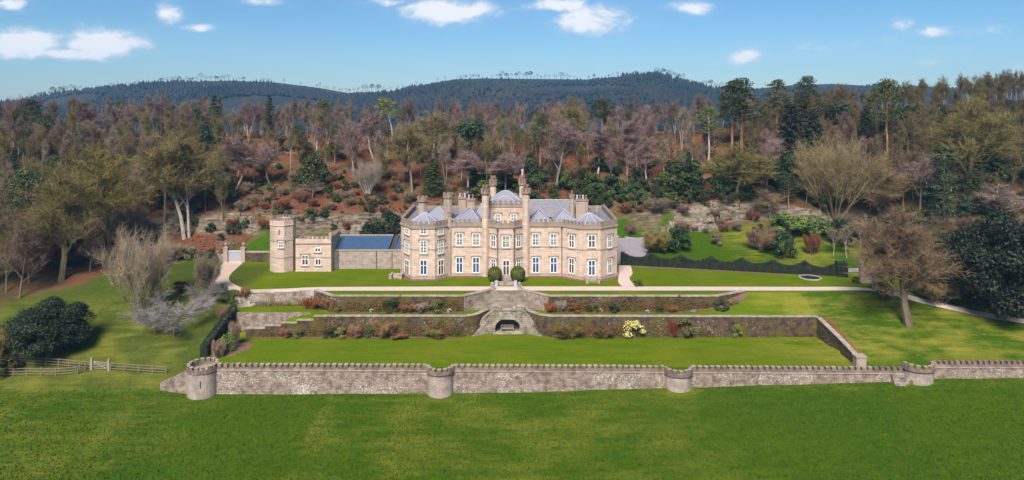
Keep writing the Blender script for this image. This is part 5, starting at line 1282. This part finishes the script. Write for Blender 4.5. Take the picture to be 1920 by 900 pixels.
growth('mossy brown growth along the right lower terrace wall', 7, 33, 111.2, ZL, 95, 4, 2.6)
growth('brown growth along the stepped end of the lower wall', -43, -33, 111.3, ZL, 26, 5, .9)
growth('brown growth along the drive wall above the empty bed', -46, -35, 117.4, -2.05, 26, 6, 1.0)
# dry stems along the top of the side wall
rg = random.Random(3); m = MB()
for k in range(900):
    y = rg.uniform(99.5,110.5); x = 50.7+rg.uniform(-.2,.6)+(110.5-y)*.02; z = gz(x,y); h = rg.uniform(.5,1.2)
    d = Vector((rg.gauss(0,.25), rg.gauss(0,.25), 1)); m.add([(x-.02,y,z),(x+.02,y,z),(x+d.x*h,y+d.y*h,z+h)], [(0,1,2)])
o = m.build('dry_hedge', M['dry']); o.color = (.26,.12,.06,1); tag(o, 'thin line of reddish dry stems along the top of the side wall', 'hedge')

# clipped bushes by the door
def topiary(px, py, r, lb):
    rg = random.Random(int(px)); x, Y = pxy(px, 125.0); m = MB()
    for i in range(5200):
        v = Vector((rg.gauss(0,1), rg.gauss(0,1), rg.gauss(0,1))).normalized(); k = rg.uniform(.93,1.02)
        b = Vector((x+v.x*r*k, Y+v.y*r*k, r*.98+v.z*r*k*1.02+.1)); nr = (v+Vector((rg.gauss(0,.5), rg.gauss(0,.5), rg.gauss(0,.5)))).normalized(); a = nr.orthogonal().normalized(); e = nr.cross(a)
        m.add([b-a*.08-e*.06, b+a*.08-e*.06, b+a*.07+e*.07, b-a*.07+e*.06], [(0,1,2,3)])
    t = thing('topiary_bush', lb, 'bush', (x,Y,0)); o = m.build('foliage', M['leaf'], t); o.color = (.070,.082,.014,1)
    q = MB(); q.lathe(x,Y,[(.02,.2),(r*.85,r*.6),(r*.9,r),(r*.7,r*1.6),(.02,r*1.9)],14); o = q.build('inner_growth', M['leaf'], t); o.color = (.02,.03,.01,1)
    q = MB(); q.tube((x,Y,-.1),(x,Y,.9),.12,.1,6); q.build('stem', M['pipe'], t)
topiary(928, 515, 1.3, 'clipped round green bush left of the front door')
topiary(971, 515, 1.35, 'clipped round green bush right of the front door')

# hedges: a faceted clipped body with a leafy skin
def hedge(name, label, prof, pts_list, color):
    """pts_list: (x, y, z, half width, height) along the hedge"""
    rg = random.Random(len(pts_list)); m = MB(); body = MB(); P = pts_list
    for i in range(len(P)-1):
        a, b = P[i], P[i+1]; d = Vector((b[0]-a[0], b[1]-a[1])); l = d.length; d.normalize(); nn = Vector((-d.y, d.x))
        cs = []
        for q in (a, b): cs += [(q[0]+nn.x*q[3]*s*.93, q[1]+nn.y*q[3]*s*.93, z) for s, z in ((-1,q[2]-.3),(1,q[2]-.3),(1,q[2]+q[4]*.97),(-1,q[2]+q[4]*.97))]
        body.add(cs, [(0,4,5,1),(1,5,6,2),(2,6,7,3),(3,7,4,0),(0,1,2,3),(7,6,5,4)])
        cnt = int(l*(a[3]*2+a[4]*2)*60)
        for k in range(cnt):
            t = rg.random(); hw = a[3]+(b[3]-a[3])*t; h = a[4]+(b[4]-a[4])*t; c = rg.random()*(2*hw+2*h)
            if c < h: off, z = -hw, c
            elif c < h+2*hw: off, z = c-h-hw, h
            else: off, z = hw, c-h-2*hw
            x = a[0]+d.x*l*t+nn.x*off+rg.gauss(0,.04); y = a[1]+d.y*l*t+nn.y*off+rg.gauss(0,.04); zz_ = a[2]+(b[2]-a[2])*t+z+rg.gauss(0,.03)
            e = Vector((rg.gauss(0,1), rg.gauss(0,1), rg.gauss(0,1))).normalized(); f = e.orthogonal().normalized(); s = rg.uniform(.05,.11); b0 = Vector((x,y,zz_))
            m.add([b0-e*s-f*s*.6, b0+e*s-f*s*.6, b0+e*s*.8+f*s*.7, b0-e*s*.8+f*s*.7], [(0,1,2,3)])
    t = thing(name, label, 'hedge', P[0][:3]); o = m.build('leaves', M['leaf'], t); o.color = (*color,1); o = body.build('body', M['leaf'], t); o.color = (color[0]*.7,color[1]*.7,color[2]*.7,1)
hp = []
A0, A1 = Vector(pxy(1164,138.5)), Vector(pxy(1574,129.0)); LL = (A1-A0).length; npier = 7
for k in range(npier):
    s0 = k/npier*.985
    for f in (0, .12, .121, .3, .5, .7, .999):
        t = s0+f/npier*.985; p = A0.lerp(A1, t); pierp = f <= .12
        hp.append((p.x, p.y, 0, .85 if pierp else .62, 2.35 if pierp else 1.42+.75*(2*abs(f-.56)/.88)**2))
for t in (.985,1.0): p = A0.lerp(A1,t); hp.append((p.x,p.y,0,1.05,2.7))
p = A1+(A1-A0).normalized()*1.3; hp[-1] = (p.x,p.y,0,1.05,2.6)
hedge('yew_hedge', 'long dark clipped yew hedge with raised piers and scalloped top behind the right lawn', None, hp, (.018,.026,.012))
hl = []
for t in np.linspace(0,1,7): x = -46.2+t*-.7; y = 113.4-t*9.6; z = gz(x-.5,y); hl.append((x,y,z,.55,1.5+.5*t))
hedge('yew_hedge', 'dark clipped yew hedge running down the left side of the lower lawn', None, hl, (.020,.030,.012))
# planting beds
def bedpatch(label, pts, lift=.06):
    m = MB(); c = Vector((sum(p[0] for p in pts)/len(pts), sum(p[1] for p in pts)/len(pts))); n_ = len(pts); vs = []; K = 5
    for k in range(K+1):
        for p in pts: q = c.lerp(Vector(p), k/K); vs.append((q.x, q.y, gz(q.x,q.y)+lift+(.05 if k < K else -.08)))
    m.add(vs, [(k*n_+i,k*n_+(i+1)%n_,(k+1)*n_+(i+1)%n_,(k+1)*n_+i) for k in range(K) for i in range(n_)])
    tag(m.build('flower_bed', M['soil'], smooth=True), kind='structure')
bedpatch('', [(-45.8,103.5),(-44.6,101.6),(-42.4,102.2),(-40.6,104.6),(-40.3,107.2),(-41.8,108.4),(-44,108.8),(-45.7,108.0)])
def bedstrip(x0, x1, y, hw): strip('flower_bed', [(x0,y,hw),((x0+x1)/2,y,hw*1.1),(x1,y,hw)], M['soil'], .05)
bedstrip(-30,-9,114.7,.55); bedstrip(7,34,114.7,.5); bedstrip(-42.5,-9,110.65,.5); bedstrip(8,31,110.7,.25)
strip('flower_bed', [(21,136.4,.6),(30,134.9,.7),(40,132.8,.5),(52,130.0,.35)], M['soil'], .05)
strip('flower_bed', [(34,114.6,.6),(37,115.6,1.0),(40.3,117.4,.5)], M['soil'], .05)

# bedded rock outcrops along the foot of the wooded slope
def rock(px0, px1, pyt, pyb, label, mat='rock'):
    x0, y0, z0 = hit((px0+px1)/2, pyb); wd = (px1-px0)*y0/F; h = (pyb-pyt)*y0/F; rg = random.Random(int(px0*7+pyt))
    m = MB(); nl = max(2, int(h/.8)); n_ = max(8, int(wd/.9))
    for l in range(nl):
        za = z0-.8 if l == 0 else z0+h*l/nl-.02*l; zb = z0+h*(l+1)/nl; dp = l*.9
        xa = x0-wd/2+rg.uniform(0,wd*.2)*(l > 0); xb = x0+wd/2-rg.uniform(0,wd*.2)*(l > 0); cur = xa
        while cur < xb-.4:
            bw = min(rg.uniform(.9,3.6), xb-cur); j = lambda s: rg.uniform(-s,s)
            yy = y0+dp+j(.5)+.8*((cur-x0)/wd*2)**2; a = cur+.02; b = cur+bw-.02; zt = zb+j(.28)
            vs = [(a+j(.1),yy+j(.2),za),(b+j(.1),yy+j(.2),za),(b+.1,yy+3.4,za),(a-.1,yy+3.4,za),(a+j(.2),yy+.25+j(.15),zt+j(.12)),(b+j(.2),yy+.25+j(.15),zt+j(.12)),(b+.1,yy+3.4,zt+.35),(a-.1,yy+3.4,zt+.35)]
            m.add(vs, [(4,5,6,7),(0,1,5,4),(1,2,6,5),(2,3,7,6),(3,0,4,7)]); cur += bw
    m.build_thing('rock_outcrop', M[mat], label, 'rock')
M['rock_pale'] = masonry('pale_sandstone_rock', ((.32,.255,.205),(.22,.17,.135),(.27,.21,.165)), (.10,.075,.06), 3.5, .8, (.09,.07,.055), .8, (.52,.45,.39), .66, (.12,.12,.04), .55, 1.0, False, 1.2)
for a in [(266,372,386,412,'long grey mossy rock ledge behind the pale trunk pair'),(368,482,402,422,'pale pinkish sandstone ledge left of the octagonal tower','rock_pale'),(280,345,428,441,'low green mossy ledge at the left end of the rocks'),
 (352,420,424,436,'low brown rock ledge below the pale pinkish one'),(468,506,404,424,'rough rock ledge just left of the octagonal tower'),(556,625,408,424,'broken rock ledge above the low service block'),(600,690,424,444,'pale bedded rock face behind the blue roof','rock_pale'),(640,735,410,424,'upper rock ledge behind the blue roof near the house'),
 (1158,1245,414,442,'brown bedded rock face just right of the house'),(1240,1348,396,434,'tall pale rock face behind the courtyard','rock_pale'),(1346,1392,392,420,'dark purplish rock face right of the tall pale one'),(1390,1450,396,418,'pale weathered rock face at the right end of the rocks','rock_pale'),
 (1170,1260,398,412,'upper broken ledge right of the house')]: rock(*a)

# ---- the wood on the hillside: many trees of few kinds
LIGHT = (1,1,1)
def zone(px):
    return ('at the far left' if px < 260 else 'above the drive gate' if px < 560 else "behind the house's left half" if px < 940 else "behind the house's right half" if px < 1240 else 'above the right rock face' if px < 1500 else 'at the far right')
rg = random.Random(11); placed = [(hit(a[1],a[2])[0], hit(a[1],a[2])[1]) for a in T]
def fill(n, kinds, pxr, pyr, hr, cols, barks, name, phrase, gap=3.2, cat='tree', ok=None):
    k = 0; tries = 0
    while k < n and tries < n*30:
        tries += 1; px = rg.uniform(*pxr); py = rg.uniform(*pyr)
        if ok and not ok(px, py): continue
        x, y, z = hit(px, py)
        if any((x-a)**2+(y-b)**2 < gap*gap for a, b in placed): continue
        placed.append((x, y)); k += 1
        c = Vector(rg.choice(cols)).lerp(Vector(rg.choice(cols)), rg.random()*.5); lb = phrase+' '+zone(px)
        tree(rg.choice(kinds), x, y, z, rg.uniform(*hr), None, tuple(c), rg.choice(barks), name, lb, cat, lb)
openb = lambda px, py: not (430 < px < 830 and py > 292 and rg.random() < .8)
B_ = ('birch_a','birch_b','birch_c'); O_ = ('oak_a','oak_b','oak_c','ash_a','ash_b','slim_a','slim_b','slim_c'); S_ = ('slim_a','slim_b','slim_c','ash_a')
fill(80, B_+S_, (150,1340), (238,285), (8,11.5), (PURPLE,PINK,TAN,(.20,.15,.11)), (WHITEB,GREYB,GREYB), 'birch_tree', 'bare purple twigged birch on the wooded crest', 2.6)
fill(36, S_+('oak_c',), (0,1340), (245,295), (8,11), (TAN,BROWN,(.20,.15,.10)), (GREYB,BROWNB), 'bare_tree', 'grey brown bare tree on the wooded crest', 3)
fill(70, S_+S_+('oak_c','oak_b','ash_b'), (0,420), (285,440), (9,14), (OLIVE,TAN,BROWN,(.19,.15,.06)), (OLIVEB,GREYB,BROWNB), 'bare_tree', 'olive brown bare tree in the wood', 3.6)
fill(50, S_+('birch_b',), (420,1340), (275,345), (8.5,12.5), (PINK,TAN,OLIVE,(.22,.16,.11)), (WHITEB,GREYB), 'bare_tree', 'slender pale trunked tree on the middle slope', 3.2, ok=openb)
fill(20, O_, (640,1340), (285,350), (8,12), (OLIVE,TAN,PINK), (GREYB,OLIVEB), 'bare_tree', 'spreading bare tree on the middle slope', 4, ok=openb)
fill(66, O_, (1400,1990), (232,400), (8,12.5), (OLIVE,BROWN,(.16,.12,.05),(.12,.09,.055),(.12,.09,.04)), (OLIVEB,GREYB,BROWNB), 'bare_tree', 'brown olive bare tree in the wood', 3.1, ok=lambda px, py: not (1480 < px < 1640 and py > 330))
fill(14, ('birch_a','birch_c'), (1400,1720), (245,330), (8,11), (PURPLE,PINK), (WHITEB,GREYB), 'birch_tree', 'purplish birch in the wood', 3)
fill(20, ('oak_a','oak_b','oak_c'), (-60,60), (420,560), (9,14), (BROWN,OLIVE), (BROWNB,OLIVEB), 'bare_tree', 'brown bare tree beside the left lawn', 3.5)
fill(16, ('twiggy','oak_b'), (-20,240), (400,510), (4,8), (BROWN,TAN,(.2,.1,.06)), (BROWNB,), 'bare_tree', 'low brown bare tree under the wood edge', 3)
fill(22, ('pine_a','pine_b','pine_c'), (0,1340), (245,310), (7,11), (PINEG,DKGREEN,BLUEG), (PINEB,), 'pine_tree', 'dark green pine among the bare trees', 3)
fill(22, ('fir_a','fir_b','yew_a','pine_a','pine_c'), (0,420), (250,430), (6,11), (DKGREEN,PINEG,BLUEG), (BROWNB,), 'conifer_tree', 'dark evergreen among the bare trees', 3)
fill(40, ('pine_a','pine_c','fir_b','yew_a','yew_b'), (1430,1960), (240,400), (6,10.5), (DKGREEN,PINEG,(.03,.045,.018)), (PINEB,BROWNB), 'evergreen_tree', 'dark evergreen in the wood', 3.5, ok=lambda px, py: not (1480 < px < 1640 and py > 330))
SH = (('laurel_a','laurel_b','shrub_a','shrub_b'))
fill(70, SH, (900,1420), (315,394), (2.8,5.2), (MIDGREEN,(.03,.055,.018),DKGREEN,(.06,.095,.02)), (BROWNB,), 'laurel_bush', 'green laurel bush on the slope', 2.4, 'shrub')
fill(62, SH, (300,960), (285,432), (1.1,2.6), (DKGREEN,(.035,.06,.018),(.06,.08,.02),(.05,.075,.02)), (BROWNB,), 'evergreen_bush', 'small evergreen bush in the red bracken', 2.4, 'shrub')
fill(22, SH, (500,960), (245,300), (2,3.6), ((.06,.09,.02),DKGREEN,(.05,.07,.02)), (BROWNB,), 'evergreen_bush', 'evergreen bush near the top of the slope', 2.6, 'shrub')
fill(26, SH, (0,420), (300,470), (1.6,3.4), (DKGREEN,(.03,.045,.018)), (BROWNB,), 'evergreen_bush', 'dark evergreen bush under the trees', 2.6, 'shrub')
fill(44, SH, (1400,1930), (290,440), (1.8,4), (DKGREEN,(.03,.045,.018)), (BROWNB,), 'evergreen_bush', 'dark evergreen bush under the trees', 2.8, 'shrub', ok=lambda px, py: not (1490 < px < 1640 and py > 400))
fill(14, ('shrub_a','laurel_b','yew_b'), (1700,2000), (470,590), (3,6), (DKGREEN,(.025,.03,.014)), (BROWNB,), 'evergreen_bush', 'dark shrub beyond the far path', 2.6, 'shrub', ok=lambda px, py: py < 548+(px-1600)*.14)
fill(16, ('twiggy',), (1640,1960), (430,560), (2.5,5), (BROWN,(.2,.12,.06)), (BROWNB,), 'bare_shrub', 'brown bare shrub beyond the path', 2.6, 'shrub', ok=lambda px, py: py < 540+(px-1600)*.14)
fill(64, ('twiggy',), (260,790), (320,440), (1.0,2.6), ((.24,.09,.05),TAN,(.3,.2,.12)), (BROWNB,), 'bare_shrub', 'small brown bare shrub among rocks and bracken', 2.2, 'shrub')
fill(20, ('twiggy',), (1160,1480), (350,440), (1.2,2.8), ((.24,.11,.06),TAN,PINK), (BROWNB,), 'bare_shrub', 'small brown bare shrub among rocks and bracken', 2.4, 'shrub')
def stuff_wood(name, label, spots, crown, bark):
    """the farthest trees of the wood, one object: copies of the grown trees joined"""
    co_, fi, lt, mi, off = [], [], [], [], 0
    for kind, x, y, z, h in spots:
        mt, mc, ph, pw = proto(kind); sz = h/ph; a = rg.uniform(0,6.28); ca, sa = math.cos(a)*sz, math.sin(a)*sz
        for q, me_ in ((0,mt),(1,mc)):
            v = np.empty(len(me_.vertices)*3, np.float32); me_.vertices.foreach_get('co', v); v = v.reshape(-1,3)
            co_.append(np.stack([v[:,0]*ca-v[:,1]*sa+x, v[:,0]*sa+v[:,1]*ca+y, v[:,2]*sz+z], 1))
            f = np.empty(len(me_.loops), np.int32); me_.loops.foreach_get('vertex_index', f); fi.append(f+off); off += len(v)
            t = np.empty(len(me_.polygons), np.int32); me_.polygons.foreach_get('loop_total', t); lt.append(t); mi.append(np.full(len(t), q, np.int32))
    co_ = np.concatenate(co_); fi = np.concatenate(fi); lt = np.concatenate(lt); mi = np.concatenate(mi)
    me_ = bpy.data.meshes.new(name); me_.vertices.add(len(co_)); me_.vertices.foreach_set('co', co_.ravel().astype(np.float32))
    me_.loops.add(len(fi)); me_.loops.foreach_set('vertex_index', fi); me_.polygons.add(len(lt))
    me_.polygons.foreach_set('loop_start', np.concatenate([[0], np.cumsum(lt)[:-1]]).astype(np.int32)); me_.polygons.foreach_set('loop_total', lt); me_.update(calc_edges=True)
    me_.materials.append(bark); me_.materials.append(crown); me_.polygons.foreach_set('material_index', mi)
    o = bpy.data.objects.new(name, me_); COL.objects.link(o); tag(o, label, kind='stuff')
M['wood_bark'] = simple('grey_wood_bark', (.14,.11,.09), (.34,.29,.25), .4, .95, 0)
M['wood_twig'] = simple('mixed_wood_twigs', (.12,.085,.055), (.20,.135,.13), .11, .95, 0)
M['wood_twig_dark'] = simple('dark_wood_twigs', (.085,.07,.035), (.155,.12,.055), .1, .95, 0)
def spots_xy(n, kinds, xr, yr, hr, gap):
    out = []; tries = 0
    while len(out) < n and tries < n*40:
        tries += 1; x = rg.uniform(*xr); y = rg.uniform(*yr)
        if any((x-a)**2+(y-b)**2 < gap*gap for a, b in placed): continue
        placed.append((x,y)); out.append((rg.choice(kinds), x, y, gz(x,y), rg.uniform(*hr)))
    return out
stuff_wood('far_wood', 'dark bare wood along the skyline of the right hill', spots_xy(110, O_, (84,195), (190,240), (7,10.5), 3.0)+spots_xy(70, O_, (62,165), (162,196), (7,10.5), 3.0), M['wood_twig_dark'], M['wood_bark'])
stuff_wood('far_wood', 'purplish bare wood behind the wooded crest', spots_xy(80, B_+S_, (-165,75), (200,224), (9,12.5), 2.8), M['wood_twig'], M['wood_bark'])
# bracken fronds: loose litter over the slope
m = MB(); rg2 = random.Random(17); xs = [rg2.uniform(-150,165) for _ in range(42000)]; ys = [rg2.uniform(132,214) for _ in range(42000)]
zs = ground(np.array(xs), np.array(ys)); yw_ = I(np.array(xs), [-400,-110,-86,-60,-56,-20,25,32,50,62,75,95,110,400], [118,120,133,143,151,149,162,160,160,158,150,128,118,112])
pn = vnoise(np.array(xs), np.array(ys), .35)
for x, y, z, y0, q in zip(xs, ys, zs, yw_, pn):
    if y < y0+1.5 or q < -.15 or ((x > 60 or x < -92) and rg2.random() < .8): continue
    a = rg2.uniform(0,6.28); l = rg2.uniform(.35,.8); d = Vector((math.cos(a), math.sin(a), rg2.uniform(.2,.9)))*l; s = Vector((-math.sin(a), math.cos(a), 0))*l*.35
    b = Vector((x,y,z)); m.add([b, b+d*.6-s, b+d, b+d*.6+s], [(0,1,2,3)])
M['bracken'] = simple('dead_bracken', (.175,.052,.028), (.20,.105,.06), .3, .95, 0)
tag(m.build('bracken', M['bracken']), 'dead red brown bracken covering the wooded slope', 'bracken', kind='stuff')

# rough winter grass of the field in front of the wall
m = MB()
for k in range(52000):
    y = 73.5+25*rg2.random()**1.3; x = rg2.uniform(-.78,.78)*y
    if y > 97.2 and x > -47: continue
    if abs(y-96.5) < 2 and any(abs(x-xat(p)) < r+.3 for p, r in FB): continue
    z = gz(x,y); a = rg2.uniform(0,6.28); l = rg2.uniform(.08,.24); s = rg2.uniform(.05,.13); dx, dy = math.cos(a), math.sin(a); q = rg2.uniform(-.1,.1)
    m.add([(x-dx*s,y-dy*s,z-.01),(x+dx*s,y+dy*s,z-.01),(x+dy*q,y-dx*q,z+l)], [(0,1,2)])
mt_, N, L, b = new_mat('winter_grass', 1, 0); p = pos(N)
c = mix(N, L, ramp(N, L, noise(N, L, 1.4, 6, p), .3, .7), (.024,.066,.004), (.095,.118,.008))
L.new(c, b.inputs['Base Color'])
tag(m.build('grass', mt_), 'rough green winter grass of the field in front of the wall', 'grass', kind='stuff')
# bare trees along the crest of the far hills
def far_tree(seed, ev=False):
    rg = random.Random(seed); m = MB(); m.tube((0,0,-1),(0,0,7),.5,.35,4)
    for k in range(150):
        a = rg.uniform(0,6.28); u = rg.uniform(-.6,1); q = math.sqrt(1-u*u)*rg.uniform(.4,1); c = Vector((4.6*q*math.cos(a), 4.6*q*math.sin(a), 10.5+4.2*u)); s = rg.uniform(.35,.85)*(1.6 if ev else 1)
        m.add([c+Vector((rg.uniform(-s,s), rg.uniform(-s,s), rg.uniform(-s,s))) for _ in range(3)], [(0,1,2)])
    me_ = bpy.data.meshes.new('crest_tree'); me_.from_pydata([tuple(v) for v in m.v], [], m.f); me_.update(); me_.materials.append(M['hill_wood']); return me_
FT = [far_tree(s) for s in (1,2,3)]+[far_tree(4, True)]
rg = random.Random(29); px = 62.0; n_f = 0
while px < 1420 and n_f < 210:
    dens = .55+.45*math.sin(px*.021)+.35*math.sin(px*.067); px += rg.uniform(4,9)+ (30*rg.random() if dens < .4 else 0)
    y = YR+rg.uniform(-14,10); o = bpy.data.objects.new('crest_tree', rg.choice(FT)); COL.objects.link(o)
    s = rg.uniform(.6,1.05)*(1.15 if dens > .8 else .75); o.scale = (s*rg.uniform(.9,1.2),)*2+(s,); o.rotation_euler.z = rg.uniform(0,6.28)
    o.location = ((px-CX)/F*y, y, float(ridge_z(px))-.6-(abs(y-YR)*.04))
    lb = 'distant bare tree on the skyline of the '+('left hill' if px < 660 else 'middle hill'); tag(o, lb, 'tree', lb); n_f += 1

# haze: one closed box of thin even air round the whole place
hm = bpy.data.materials.new('haze'); hm.use_nodes = True; N = hm.node_tree.nodes; N.remove(N['Principled BSDF'])
pv = N.new('ShaderNodeVolumePrincipled'); pv.inputs['Color'].default_value = (.27,.62,1.0,1); pv.inputs['Density'].default_value = HAZE; pv.inputs['Anisotropy'].default_value = 0
hm.node_tree.links.new(pv.outputs[0], N['Material Output'].inputs['Volume'])
m = MB(); m.box(-2600,2600,-70,2450,-60,150); hz = m.build('haze', hm); tag(hz, kind='stuff')
